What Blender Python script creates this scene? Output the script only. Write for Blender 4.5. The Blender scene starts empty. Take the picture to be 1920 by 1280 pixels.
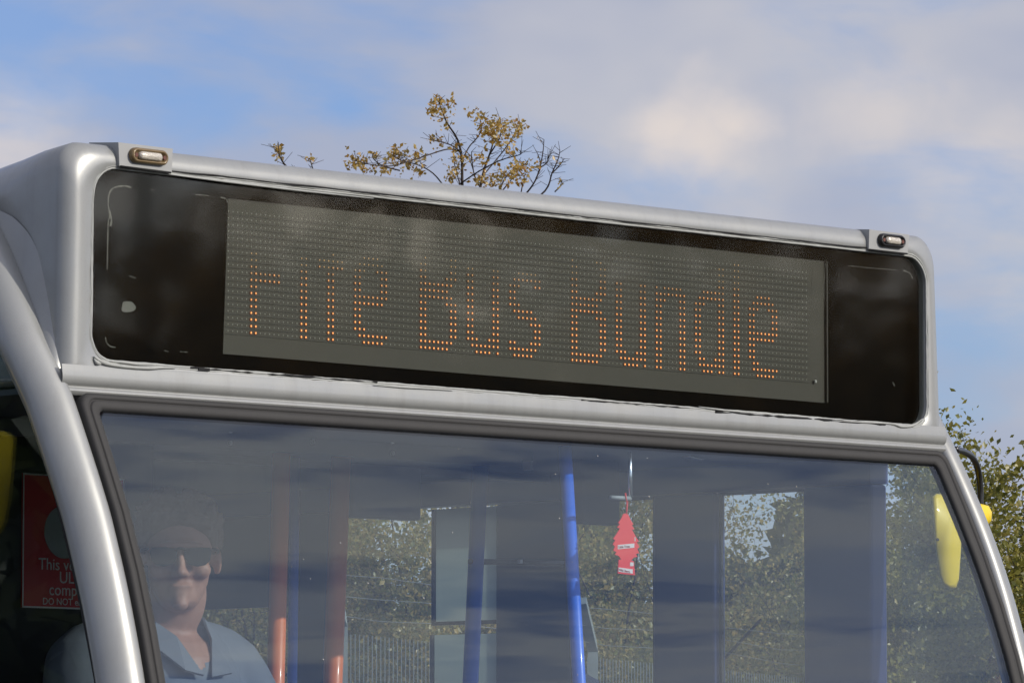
import bpy, bmesh, math, random
import numpy as np
from mathutils import Vector, Matrix
random.seed(7)
SC = bpy.context.scene
COL = SC.collection

# ------------------------------------------------------------------ camera
TH, F, HZ, DIST, ZC = math.radians(46), 10200.0, 1500.0, 9.9, 1.62   # px figures for the 1920 px wide photograph
PITCH = math.atan((HZ-640)/F)
CAM = Vector((-DIST*math.sin(TH), -DIST*math.cos(TH), ZC))
FW = Vector((math.sin(TH)*math.cos(PITCH), math.cos(TH)*math.cos(PITCH), math.sin(PITCH)))
RT = Vector((math.cos(TH), -math.sin(TH), 0)); UP = RT.cross(FW)
cd = bpy.data.cameras.new('camera'); co = bpy.data.objects.new('camera', cd); COL.objects.link(co)
cd.sensor_width = 36; cd.lens = 36*F/1920; cd.clip_start = .1; cd.clip_end = 5000
co.matrix_world = Matrix.Translation(CAM) @ Matrix((RT, UP, -FW)).transposed().to_4x4()
SC.camera = co

# ------------------------------------------------------------------ sky and sun
SUN_EL, SUN_AZ = math.radians(25), math.radians(24)      # azimuth: from the bus front (-Y) towards its nearside (+X)
S = Vector((math.sin(SUN_AZ)*math.cos(SUN_EL), -math.cos(SUN_AZ)*math.cos(SUN_EL), math.sin(SUN_EL)))
sl = bpy.data.lights.new('sun', 'SUN'); so = bpy.data.objects.new('sun', sl); COL.objects.link(so)
sl.energy = 2.8; sl.angle = math.radians(.5); sl.color = (1, .93, .82)
so.rotation_euler = S.to_track_quat('Z', 'Y').to_euler()
w = bpy.data.worlds.new('World'); SC.world = w; w.use_nodes = True
N, L = w.node_tree.nodes, w.node_tree.links
N.clear()
def wn(t, **k):
    n = N.new(t)
    for a, b in k.items(): setattr(n, a, b)
    return n
def wmath(op, a, b=None, c=None, clamp=False):
    n = wn('ShaderNodeMath', operation=op, use_clamp=clamp)
    for i, v in enumerate((a, b, c)):
        if v is None: continue
        if isinstance(v, (int, float)): n.inputs[i].default_value = v
        else: L.new(v, n.inputs[i])
    return n.outputs[0]
def wmix(f, a, b):
    n = wn('ShaderNodeMix', data_type='RGBA')
    for i, v in ((0, f), (6, a), (7, b)):
        if isinstance(v, (int, float)): n.inputs[i].default_value = v
        elif isinstance(v, tuple): n.inputs[i].default_value = (*v, 1)
        else: L.new(v, n.inputs[i])
    return n.outputs[2]
def wstep(v, a, b):
    n = wn('ShaderNodeMapRange', interpolation_type='SMOOTHSTEP')
    L.new(v, n.inputs[0]); n.inputs[1].default_value = a; n.inputs[2].default_value = b
    return n.outputs[0]
sky = wn('ShaderNodeTexSky', sky_type='NISHITA', sun_disc=False)
sky.sun_elevation = SUN_EL; sky.sun_rotation = math.atan2(S.x, S.y)
sky.altitude = 100; sky.air_density = 1.0; sky.dust_density = .3; sky.ozone_density = 3
tc = wn('ShaderNodeTexCoord')
def wnoise(scale, det, rough, off, stretch=(1, 1, 1), dist=0.0):
    m = wn('ShaderNodeMapping'); m.inputs['Location'].default_value = off; m.inputs['Scale'].default_value = stretch
    L.new(tc.outputs['Generated'], m.inputs['Vector'])
    n = wn('ShaderNodeTexNoise'); n.inputs['Scale'].default_value = scale; n.inputs['Detail'].default_value = det
    n.inputs['Roughness'].default_value = rough; n.inputs['Distortion'].default_value = dist
    L.new(m.outputs[0], n.inputs['Vector']); return n.outputs['Fac']
n_big = wnoise(7.5, 5, .5, (6.4, 8.3, 3.6), (1, 1, 2.4), .25)
n_fine = wnoise(17, 5, .55, (.3, 1.8, 3.7), (1, 1, 2.6), .3)
n_tone = wnoise(11, 4, .5, (8.3, 2.1, 6.4), (1, 1, 1.6))
cover = wstep(wmath('ADD', wmath('MULTIPLY', n_big, .58), wmath('MULTIPLY', n_fine, .42)), .375, .555)
cover = wmath('ADD', wmath('MULTIPLY', cover, .72), .15)
# one sunlit cumulus head low in the sky behind the bus
def sky_dir(px, py): return (FW + RT*((px-960)/F) - UP*((py-640)/F)).normalized()
flat = wn('ShaderNodeVectorMath', operation='MULTIPLY'); L.new(tc.outputs['Generated'], flat.inputs[0]); flat.inputs[1].default_value = (1, 1, 1.7)
n_puff = wnoise(38, 4, .5, (1.3, .2, 7.7), (1, 1, 1.2), .1)
def puff(px, py, rad, amount):
    d = sky_dir(px, py)
    vd = wn('ShaderNodeVectorMath', operation='DISTANCE'); L.new(flat.outputs[0], vd.inputs[0]); vd.inputs[1].default_value = (d.x, d.y, d.z*1.7)
    warped = wmath('ADD', vd.outputs['Value'], wmath('MULTIPLY', wmath('SUBTRACT', n_puff, .5), rad*2.4))
    return wmath('MULTIPLY', wmath('SUBTRACT', 1.0, wstep(warped, -rad*.15, rad)), amount)
p_all = wmath('MAXIMUM', puff(1250, 235, .0150, .9), puff(1375, 235, .0140, .9))
p_all = wmath('MAXIMUM', p_all, puff(1310, 258, .022, .85))
p_all = wmath('MAXIMUM', p_all, puff(1630, 230, .024, .5))
p_all = wmath('MAXIMUM', p_all, puff(1830, 290, .030, .5))
p_all = wmath('MAXIMUM', p_all, puff(40, 270, .024, .6))
tone = wstep(n_tone, .36, .62)
cloudcol = wmix(tone, (4.2, 4.45, 5.5), (5.8, 5.65, 5.9))
cloudcol = wmix(p_all, cloudcol, (8.4, 7.3, 6.4))
# clouds towards the sun scatter more light forward
sd = wn('ShaderNodeVectorMath', operation='DOT_PRODUCT'); L.new(tc.outputs['Generated'], sd.inputs[0]); sd.inputs[1].default_value = S
glow = wmath('POWER', wmath('MAXIMUM', sd.outputs['Value'], 0.0), 3.0)
gm = wn('ShaderNodeMix', data_type='RGBA', blend_type='MULTIPLY'); gm.inputs[0].default_value = 1
L.new(cloudcol, gm.inputs[6]); L.new(wmix(glow, (1.0, 1.0, 1.0), (3.2, 3.0, 2.75)), gm.inputs[7]); cloudcol = gm.outputs[2]
cover = wmath('MAXIMUM', cover, wmath('MULTIPLY', p_all, .97))
tint = wn('ShaderNodeMix', data_type='RGBA', blend_type='MULTIPLY'); tint.inputs[0].default_value = 1
L.new(sky.outputs[0], tint.inputs[6]); tint.inputs[7].default_value = (.80, .92, 1.30, 1)
bg = wn('ShaderNodeBackground'); bg.inputs[1].default_value = .1
L.new(wmix(cover, tint.outputs[2], cloudcol), bg.inputs[0])
L.new(bg.outputs[0], wn('ShaderNodeOutputWorld').inputs[0])
SC.view_settings.view_transform = 'Standard'; SC.view_settings.look = 'None'
SC.view_settings.exposure = 0; SC.view_settings.gamma = 1; SC.view_settings.use_curve_mapping = False
SC.render.engine = 'CYCLES'
SC.cycles.transparent_max_bounces = 24; SC.cycles.max_bounces = 10; SC.cycles.caustics_reflective = False; SC.cycles.caustics_refractive = False

# ------------------------------------------------------------------ helpers
def pix(x, y): return FW + RT*((x-960)/F) - UP*((y-640)/F)
def onplane(x, y, n, d):
    r = pix(x, y); n = Vector(n); return CAM + r*((d - n.dot(CAM))/n.dot(r))
def py_(x, y, v=0.0): return onplane(x, y, (0, 1, 0), v)       # point of the photograph on the plane Y = v
def px_(x, y, v=0.0): return onplane(x, y, (1, 0, 0), v)       # ... on the plane X = v
RAKE = .36
def pw_(x, y, off=0.0): return onplane(x, y, (0, 1, -RAKE), -RAKE*2.315 + off)   # ... on the raked windscreen
def far(x, y, dist): return CAM + pix(x, y)*dist
WN = Vector((0, -1, RAKE)).normalized()
def wsy(z):                                                      # the windscreen curves: raked at its head, near upright low down
    d = 2.315-z; return -(.452*d - .185*d*d) if d > 0 else -.452*d

def place(o, parent):
    COL.objects.link(o)
    if parent is not None:
        o.parent = parent
        if parent.type == 'EMPTY': o.matrix_parent_inverse = Matrix.Translation(-parent.location)
    return o
def obj(name, verts, faces, mat, parent=None, smooth=False, edges=()):
    me = bpy.data.meshes.new(name); me.from_pydata([tuple(v) for v in verts], list(edges), faces); me.update()
    return fin(name, me, mat, parent, smooth)
def fin(name, me, mat, parent=None, smooth=False, auto=None):
    if mat is not None: me.materials.append(mat)
    if smooth: me.polygons.foreach_set('use_smooth', [True]*len(me.polygons))
    return place(bpy.data.objects.new(name, me), parent)
def bmobj(name, bm, mat, parent=None, smooth=False, recalc=True):
    if recalc: bmesh.ops.recalc_face_normals(bm, faces=bm.faces)
    me = bpy.data.meshes.new(name); bm.to_mesh(me); bm.free()
    return fin(name, me, mat, parent, smooth)
def empty(name, loc):
    o = bpy.data.objects.new(name, None); o.location = loc; COL.objects.link(o); return o
def tag(o, label, cat=None, group=None, kind=None):
    if label: o['label'] = label
    if cat: o['category'] = cat
    if group: o['group'] = group
    if kind: o['kind'] = kind
    return o
def add_box(bm, c, s, rot=None, bev=0.0):
    g = bmesh.ops.create_cube(bm, size=1)
    vs = g['verts']
    M = Matrix.Translation(Vector(c)) @ (rot.to_4x4() if rot else Matrix.Identity(4)) @ Matrix.Diagonal((*s, 1))
    bmesh.ops.transform(bm, matrix=M, verts=vs)
    if bev:
        es = list({e for v in vs for e in v.link_edges})
        bmesh.ops.bevel(bm, geom=es, offset=bev, segments=2, affect='EDGES', profile=.5)
def box(name, c, s, mat, parent=None, rot=None, bev=0.0, smooth=False):
    bm = bmesh.new(); add_box(bm, c, s, rot, bev); return bmobj(name, bm, mat, parent, smooth)
def box2(name, a, b, mat, parent=None, bev=0.0):
    a, b = Vector(a), Vector(b); s = b-a
    return box(name, (a+b)/2, (abs(s.x), abs(s.y), abs(s.z)), mat, parent, None, bev)
def tube_data(pts, rad, n=10, cap=True, closed=False):
    pts = [Vector(p) for p in pts]; m = len(pts)
    if not isinstance(rad, (list, tuple)): rad = [rad]*m
    V, Fc = [], []
    ref = None
    for i, p in enumerate(pts):
        if closed: t = (pts[(i+1) % m]-pts[i-1])
        else: t = pts[min(i+1, m-1)]-pts[max(i-1, 0)]
        t.normalize()
        if ref is None:
            ref = Vector((0, 0, 1)) if abs(t.z) < .9 else Vector((1, 0, 0))
        u = (ref - t*ref.dot(t)).normalized(); v = t.cross(u); ref = u
        for k in range(n):
            a = 2*math.pi*k/n; V.append(p + (u*math.cos(a)+v*math.sin(a))*rad[i])
    rows = m if closed else m-1
    for i in range(rows):
        j = (i+1) % m
        for k in range(n):
            l = (k+1) % n; Fc.append((i*n+k, i*n+l, j*n+l, j*n+k))
    if cap and not closed:
        Fc.append(tuple(range(n-1, -1, -1))); Fc.append(tuple((m-1)*n+k for k in range(n)))
    return V, Fc
def tube(name, pts, rad, mat, parent=None, n=12, closed=False):
    V, Fc = tube_data(pts, rad, n, True, closed); return obj(name, V, Fc, mat, parent, True)
def smooth_path(pts, k=6):
    pts = [Vector(p) for p in pts]; out = []
    P = [pts[0]*2-pts[1]] + pts + [pts[-1]*2-pts[-2]]
    for i in range(1, len(P)-2):
        a, b, c, d = P[i-1:i+3]
        for s in range(k):
            t = s/k
            out.append(.5*((2*b)+(c-a)*t+(2*a-5*b+4*c-d)*t*t+(3*b-a-3*c+d)*t**3))
    out.append(pts[-1]); return out
def loft(name, rings, mat, parent=None, closed=True, cap0=False, cap1=False, smooth=True):
    n = len(rings[0]); V = [v for r in rings for v in r]; Fc = []
    for i in range(len(rings)-1):
        for k in range(n if closed else n-1):
            l = (k+1) % n; Fc.append((i*n+k, i*n+l, (i+1)*n+l, (i+1)*n+k))
    if cap0: Fc.append(tuple(range(n-1, -1, -1)))
    if cap1: Fc.append(tuple((len(rings)-1)*n+k for k in range(n)))
    o = obj(name, V, Fc, mat, parent, smooth)
    bm = bmesh.new(); bm.from_mesh(o.data); bmesh.ops.recalc_face_normals(bm, faces=bm.faces); bm.to_mesh(o.data); bm.free()
    return o
def extrude_poly(name, outline, vec, mat, parent=None):
    n = len(outline); vec = Vector(vec); V = [Vector(p) for p in outline] + [Vector(p)+vec for p in outline]
    Fc = [tuple(range(n-1, -1, -1)), tuple(range(n, 2*n))] + [(k, (k+1) % n, n+(k+1) % n, n+k) for k in range(n)]
    o = obj(name, V, Fc, mat, parent)
    bm = bmesh.new(); bm.from_mesh(o.data); bmesh.ops.recalc_face_normals(bm, faces=bm.faces); bm.to_mesh(o.data); bm.free()
    return o
def text_obj(name, s, size, M, mat, parent=None, depth=.0004, align='LEFT'):
    cu = bpy.data.curves.new(name, 'FONT'); cu.body = s; cu.size = size; cu.extrude = depth; cu.align_x = align; cu.resolution_u = 3
    t = bpy.data.objects.new('tmp_text', cu); COL.objects.link(t)
    dg = bpy.context.evaluated_depsgraph_get()
    me = bpy.data.meshes.new_from_object(t.evaluated_get(dg)); bpy.data.objects.remove(t); bpy.data.curves.remove(cu)
    me.transform(M); me.name = name
    return fin(name, me, mat, parent)

# ------------------------------------------------------------------ materials
def mat(name, col, rough=.5, metal=0.0, coat=0.0, var=0.0, vscale=8.0, bump=0.0, bscale=80.0, emit=None, estr=0.0, spec=.5, trans=0.0):
    m = bpy.data.materials.new(name); m.use_nodes = True
    nt = m.node_tree; b = nt.nodes['Principled BSDF']
    b.inputs['Base Color'].default_value = (*col, 1); b.inputs['Roughness'].default_value = rough
    b.inputs['Metallic'].default_value = metal; b.inputs['Coat Weight'].default_value = coat; b.inputs['Coat Roughness'].default_value = .08
    b.inputs['Specular IOR Level'].default_value = spec
    if var:
        tcn = nt.nodes.new('ShaderNodeTexCoord'); no = nt.nodes.new('ShaderNodeTexNoise')
        no.inputs['Scale'].default_value = vscale; no.inputs['Detail'].default_value = 6; no.inputs['Roughness'].default_value = .65
        nt.links.new(tcn.outputs['Object'], no.inputs['Vector'])
        cr = nt.nodes.new('ShaderNodeMix'); cr.data_type = 'RGBA'
        cr.inputs[6].default_value = (*[c*(1-var) for c in col], 1); cr.inputs[7].default_value = (*[min(1, c*(1+var)) for c in col], 1)
        nt.links.new(no.outputs['Fac'], cr.inputs[0]); nt.links.new(cr.outputs[2], b.inputs['Base Color'])
    if bump:
        tcn = nt.nodes.new('ShaderNodeTexCoord'); no = nt.nodes.new('ShaderNodeTexNoise')
        no.inputs['Scale'].default_value = bscale; no.inputs['Detail'].default_value = 4
        nt.links.new(tcn.outputs['Object'], no.inputs['Vector'])
        bp = nt.nodes.new('ShaderNodeBump'); bp.inputs['Strength'].default_value = bump; bp.inputs['Distance'].default_value = .002
        nt.links.new(no.outputs['Fac'], bp.inputs['Height']); nt.links.new(bp.outputs[0], b.inputs['Normal'])
    if emit:
        b.inputs['Emission Color'].default_value = (*emit, 1); b.inputs['Emission Strength'].default_value = estr
    return m
def glass_mat(name, tint=(.9, .93, .93), f0=.043, dust_haze=0.0, dust_haze_col=(.6, .6, .6), wob=0.0, wscale=(3, 3, 3), blur=0.0, gcol=(.84, .93, 1)):
    """a pane: each of its two faces mirrors by Schlick's law and lets the rest straight through, with a diffuse film of grime and painted haze"""
    m = bpy.data.materials.new(name); m.use_nodes = True
    nt = m.node_tree; n, l = nt.nodes, nt.links; n.clear()
    def mth(op, a, b=None, clamp=False):
        q = n.new('ShaderNodeMath'); q.operation = op; q.use_clamp = clamp
        for i, v in enumerate((a, b)):
            if v is None: continue
            if isinstance(v, (int, float)): q.inputs[i].default_value = v
            else: l.new(v, q.inputs[i])
        return q.outputs[0]
    g = n.new('ShaderNodeNewGeometry'); d = n.new('ShaderNodeVectorMath'); d.operation = 'DOT_PRODUCT'
    l.new(g.outputs['Normal'], d.inputs[0]); l.new(g.outputs['Incoming'], d.inputs[1])
    c = mth('ABSOLUTE', d.outputs['Value'])
    fr = mth('ADD', f0, mth('MULTIPLY', mth('POWER', mth('SUBTRACT', 1.0, c, True), 5.0), 1-f0))
    tr = n.new('ShaderNodeBsdfTransparent'); tr.inputs[0].default_value = (*tint, 1)
    gl = n.new('ShaderNodeBsdfGlossy'); gl.inputs['Roughness'].default_value = blur; gl.inputs[0].default_value = (*gcol, 1)
    if wob:
        tcn = n.new('ShaderNodeTexCoord'); mp = n.new('ShaderNodeMapping'); mp.inputs['Scale'].default_value = wscale
        l.new(tcn.outputs['Object'], mp.inputs[0])
        no = n.new('ShaderNodeTexNoise'); no.inputs['Scale'].default_value = 1; no.inputs['Detail'].default_value = 2; l.new(mp.outputs[0], no.inputs['Vector'])
        bp = n.new('ShaderNodeBump'); bp.inputs['Strength'].default_value = 1; bp.inputs['Distance'].default_value = wob
        l.new(no.outputs['Fac'], bp.inputs['Height']); l.new(bp.outputs[0], gl.inputs['Normal'])
    mx = n.new('ShaderNodeMixShader'); l.new(fr, mx.inputs[0]); l.new(tr.outputs[0], mx.inputs[1]); l.new(gl.outputs[0], mx.inputs[2])
    out = mx.outputs[0]
    if dust_haze:
        df = n.new('ShaderNodeBsdfDiffuse'); df.inputs[0].default_value = (*dust_haze_col, 1)
        tcn = n.new('ShaderNodeTexCoord'); no = n.new('ShaderNodeTexNoise'); no.inputs['Scale'].default_value = 5; no.inputs['Detail'].default_value = 5
        l.new(tcn.outputs['Object'], no.inputs['Vector'])
        fac = mth('MULTIPLY', mth('ADD', mth('MULTIPLY', no.outputs['Fac'], .8), .6), dust_haze)
        m2 = n.new('ShaderNodeMixShader'); l.new(fac, m2.inputs[0]); l.new(out, m2.inputs[1]); l.new(df.outputs[0], m2.inputs[2]); out = m2.outputs[0]
    o = n.new('ShaderNodeOutputMaterial'); l.new(out, o.inputs[0]); return m
def leaf_mat(name, cols, trans=.35):
    m = bpy.data.materials.new(name); m.use_nodes = True
    nt = m.node_tree; n, l = nt.nodes, nt.links; n.clear()
    g = n.new('ShaderNodeNewGeometry'); r = n.new('ShaderNodeValToRGB'); l.new(g.outputs['Random Per Island'], r.inputs[0])
    r.color_ramp.interpolation = 'LINEAR'
    el = r.color_ramp.elements
    el[0].color = (*cols[0], 1); el[1].color = (*cols[-1], 1)
    for i, c in enumerate(cols[1:-1]): e = el.new((i+1)/(len(cols)-1)); e.color = (*c, 1)
    d = n.new('ShaderNodeBsdfDiffuse'); t = n.new('ShaderNodeBsdfTranslucent'); l.new(r.outputs[0], d.inputs[0]); l.new(r.outputs[0], t.inputs[0])
    gl = n.new('ShaderNodeBsdfGlossy'); gl.inputs['Roughness'].default_value = .4
    a = n.new('ShaderNodeMixShader'); a.inputs[0].default_value = trans; l.new(d.outputs[0], a.inputs[1]); l.new(t.outputs[0], a.inputs[2])
    b = n.new('ShaderNodeMixShader'); b.inputs[0].default_value = .05; l.new(a.outputs[0], b.inputs[1]); l.new(gl.outputs[0], b.inputs[2])
    o = n.new('ShaderNodeOutputMaterial'); l.new(b.outputs[0], o.inputs[0]); return m

def silver_paint():
    m = mat('silver_paint', (.36, .365, .345), .42, .26, .25)
    nt = m.node_tree; n, l = nt.nodes, nt.links; b = n['Principled BSDF']
    def noise(scale, stretch, det):
        t = n.new('ShaderNodeTexCoord'); mp = n.new('ShaderNodeMapping'); mp.inputs['Scale'].default_value = stretch; l.new(t.outputs['Object'], mp.inputs[0])
        q = n.new('ShaderNodeTexNoise'); q.inputs['Scale'].default_value = scale; q.inputs['Detail'].default_value = det; q.inputs['Roughness'].default_value = .65; l.new(mp.outputs[0], q.inputs['Vector']); return q.outputs['Fac']
    def ramp(v, a, c):
        r = n.new('ShaderNodeMapRange'); l.new(v, r.inputs[0]); r.inputs[1].default_value = a; r.inputs[2].default_value = c; return r.outputs[0]
    streak = ramp(noise(26, (1, 1, .10), 5), .50, .80); blot = ramp(noise(9, (1, 1, 1), 6), .42, .78); fine = ramp(noise(420, (1, 1, 1), 2), .60, .80)
    def mix(f, a, c, amt):
        k = n.new('ShaderNodeMath'); k.operation = 'MULTIPLY'; l.new(f, k.inputs[0]); k.inputs[1].default_value = amt
        x = n.new('ShaderNodeMix'); x.data_type = 'RGBA'; l.new(k.outputs[0], x.inputs[0])
        if isinstance(a, tuple): x.inputs[6].default_value = (*a, 1)
        else: l.new(a, x.inputs[6])
        x.inputs[7].default_value = (*c, 1); return x.outputs[2]
    c1 = mix(streak, (.350, .358, .345), (.19, .182, .162), .28); c2 = mix(blot, c1, (.21, .202, .182), .22); c3 = mix(fine, c2, (.185, .177, .16), .35)
    l.new(c3, b.inputs['Base Color'])
    rr = n.new('ShaderNodeMapRange'); l.new(blot, rr.inputs[0]); rr.inputs[3].default_value = .31; rr.inputs[4].default_value = .47; l.new(rr.outputs[0], b.inputs['Roughness'])
    return m
SILVER = silver_paint()
WHITEGREY = mat('grey_plastic', (.36, .365, .355), .5, 0, 0, .05, 10)
SEALANT = mat('sealant', (.40, .41, .385), .6, 0, 0, .25, 60)
BLACK = mat('black_matt', (.008, .008, .008), .7)
GAP = mat('dark_gap', (.004, .004, .004), .8)
RUBBER = mat('rubber', (.028, .027, .026), .7, 0, 0, .2, 30, .1, 200)
PANEL = mat('display_board', (.046, .043, .035), .55, 0, 0, .08, 12)
BACKBOARD = mat('display_box', (.002, .0025, .003), .8, spec=.0)
LOUVRE = mat('louvre', (.038, .037, .033), .5)
LED_OFF = mat('led_off', (.34, .34, .29), .3)
GLASS = glass_mat('sign_glass', (.93, .95, .93), .042, .002, (.5, .46, .38), .0006, (2.5, 2.5, 4), .04, (1, .90, .72))
SCREEN = glass_mat('windscreen_glass', (.88, .93, .95), .046, .006, (.55, .66, .82), .0012, (1.3, 1.3, 9.0), .015)  # bluish film adds the milky veil of reflected sky as diffuse colour
PANE = glass_mat('window_glass', (.93, .95, .94), .04, .02, (.45, .5, .48))
SIDEGL = glass_mat('cab_glass', (.76, .80, .80), .04)
RESIDUE = mat('adhesive_residue', (.13, .125, .11), .7)
INTDARK = mat('interior_dark', (.035, .042, .055), .6, 0, 0, .2, 4)
INTGREY = mat('interior_grey', (.13, .145, .17), .6, 0, 0, .1, 4)
BULK = mat('bulkhead', (.012, .014, .016), .7)
DOORBLUE = mat('door_frame_blue', (.008, .028, .16), .45, 0, .2, .1, 6)
BLUE = mat('blue_pole', (.04, .18, .85), .4, 0, .2)
ORANGE = mat('orange_pole', (.85, .20, .05), .45, 0, .1)
YELLOW = mat('mirror_yellow', (.90, .66, .02), .45, 0, .1, .06, 8)
BLACKMET = mat('black_tube', (.012, .012, .012), .3)
CHROME = mat('bright_steel', (.75, .75, .75), .25, 1)
WHITE = mat('white_plastic', (.8, .8, .78), .5)

# ------------------------------------------------------------------ ground
def ground_material():
    m = mat('tarmac', (.055, .054, .052), .85, 0, 0, .3, 3, .4, 60); return m
g = obj('ground', [(-900, -900, 0), (900, -900, 0), (900, 900, 0), (-900, 900, 0)], [(0, 1, 2, 3)], mat('rough_grass', (.06, .075, .03), .9, 0, 0, .4, .6), None)
tag(g, 'rough green ground stretching to the horizon', None, None, 'structure')
g = obj('tarmac_yard', [(-40, -40, .004), (40, -40, .004), (14, 11, .004), (-12, 24, .004), (-40, 30, .004)], [(0, 1, 2, 3, 4)], ground_material(), None)
tag(g, 'dark tarmac yard that the bus is parked on', None, None, 'structure')

# ------------------------------------------------------------------ the bus
XC = .075
BUS = empty('bus', (XC, 3.5, 0))
tag(BUS, 'silver single deck bus with amber dot matrix destination sign', 'bus')

def rquad(tl, tr, br, bl, rad, n=8):
    """rounded quadrilateral, (x, z) corners, clockwise from the top left"""
    P = [Vector(p) for p in (tl, tr, br, bl)]; out = []
    for i in range(4):
        p, a, b = P[i], P[i-1], P[(i+1) % 4]; r = rad[i] if isinstance(rad, (list, tuple)) else rad
        u, v = (a-p).normalized(), (b-p).normalized(); s, e = p+u*r, p+v*r
        for k in range(n+1):
            t = k/n; ang = t*math.pi/2
            out.append(p + u*r*(1-math.sin(ang)) + v*r*(1-math.cos(ang)))
    # straight runs get in-between points too
    res = []; m = n+1
    for i in range(4):
        seg = out[i*m:(i+1)*m]; res += seg
        nx = out[((i+1) % 4)*m]; q = seg[-1]
        k = 24 if i in (0, 2) else 8
        for j in range(1, k): res.append(q.lerp(nx, j/k))
    return res
def outer(ins=0.0, lift=0.0, side=0.0, r=(.045, .045, .012, .012), bottom=0.0):
    return rquad((XC-1.157+ins+side, 2.732-ins+lift), (XC+1.145-ins-side, 2.738-ins+lift), (XC+1.162-ins-side, 2.327+ins+bottom), (XC-1.163+ins+side, 2.319+ins+bottom), [max(.004, q) for q in r])
GL = rquad((-1.022, 2.690), (1.180, 2.692), (1.179, 2.358), (-1.026, 2.363), [.050, .055, .040, .045])
def off_outline(pts, d):
    n = len(pts); out = []
    for i in range(n):
        t = (pts[(i+1) % n]-pts[i-1]).normalized(); out.append(pts[i] + Vector((-t.y, t.x))*d)
    return out
def y3(pts, y): return [Vector((p.x, y, p.y)) for p in pts]
rings = [y3(GL, .016), y3(GL, -.001), y3(off_outline(GL, .004), -.004)]
R = .030
for k in range(8):
    a = k/7*math.pi/2
    rings.append(y3(outer(R*(1-math.sin(a)), r=[.045+.02*(1-k/7)]*2+[.012]*2), -.004 + R*(1-math.cos(a))))
rings += [y3(outer(0, -.004, .002, (.060, .060, .012, .012)), .10), y3(outer(0, -.010, .006, (.085, .085, .012, .012)), .18),
          y3(outer(0, -.030, .02, (.12, .12, .012, .012)), .40), y3(outer(0, -.06, .05, (.14, .14, .012, .012)), .95), y3(outer(0, -.12, .06, (.12, .12, .012, .012)), 1.25)]
hood = loft('destination_hood', rings, SILVER, BUS, cap1=True)

# lip under the sign: rolled lower edge, the crease and the strip above the windscreen seal
def strip(name, prof, x0, x1, m, parent, n=24):
    V, Fc = [], []
    k = len(prof)
    for i in range(n+1):
        x = x0+(x1-x0)*i/n
        for (y, z) in prof: V.append((x, y, z + .008*((x-x0)/(x1-x0))))
    for i in range(n):
        for j in range(k-1): Fc.append((i*k+j, i*k+j+1, (i+1)*k+j+1, (i+1)*k+j))
    return obj(name, V, Fc, m, parent, True)
strip('lower_lip', [(-.0042, 2.351), (-.0050, 2.344), (-.0062, 2.334), (-.0064, 2.327), (-.0052, 2.3205), (-.002, 2.3172), (.001, 2.3155), (-.001, 2.3125), (-.0045, 2.309), (-.005, 2.306), (.002, 2.300)], -1.093, 1.236, SILVER, BUS)

# sealant round the sign glass
def bead(name, base, y, rbase, rvar, m, seed, i0=0.0, i1=1.0, keep=None):
    rnd = random.Random(seed); n = len(base)
    # densify
    pts = []
    for i in range(n):
        a, b = base[i], base[(i+1) % n]; s = max(1, int((b-a).length/.008))
        for j in range(s): pts.append(a.lerp(b, j/s))
    a, b = int(i0*len(pts)), int(i1*len(pts)); pts = pts[a:b]
    P, rad = [], []; v = 0; wv = 0
    for p in pts:
        v = v*.75 + rnd.uniform(-1, 1)*.5; wv = wv*.85+rnd.uniform(-1, 1)*.4
        P.append(Vector((p.x+wv*rvar*.25, y+rnd.uniform(-.0004, .0004), p.y+wv*rvar*.35))); rad.append(max(.0006, rbase+v*rvar))
    return tube(name, P, rad, m, BUS, 6, closed=(i0 == 0 and i1 == 1))
bead('sealant_bead', off_outline(GL, .001), -.002, .0022, .0008, SEALANT, 3)
bead('sealant_bead', off_outline(GL, .0045), -.0035, .0012, .0009, SEALANT, 11)
# black gaps where the sealant has come away
NPT = len(GL)
TOPSEG = [p for p in GL[9:33]]
top_line = [Vector((-.90+2.0*i/40, 2.6965+.0016*i/40)) for i in range(41)]
def gapline(pts2, y, seed, rb=.0016, rv=.0010):
    rnd = random.Random(seed); P, rad = [], []
    for p in pts2:
        P.append(Vector((p.x, y, p.y+rnd.uniform(-.0006, .0006)))); rad.append(max(.0003, rb+rnd.uniform(-1, 1)*rv))
    return tube('seal_gap', P, rad, GAP, BUS, 5)
gapline(top_line, -.0042, 4, .0017, .0006)
gapline([Vector((-.80+.45*i/30, 2.3605)) for i in range(31)], -.0042, 5, .0012, .0012)
gapline([Vector((.18+.30*i/24, 2.3570)) for i in range(25)], -.0042, 6, .0010, .0010)
gapline([Vector((.55+.5*i/30, 2.3545+.0004*i/30)) for i in range(31)], -.0042, 8, .0018, .0012)
box('seal_gap', (-.770, -.005, 2.3595), (.026, .004, .005), GAP, BUS)
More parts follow.
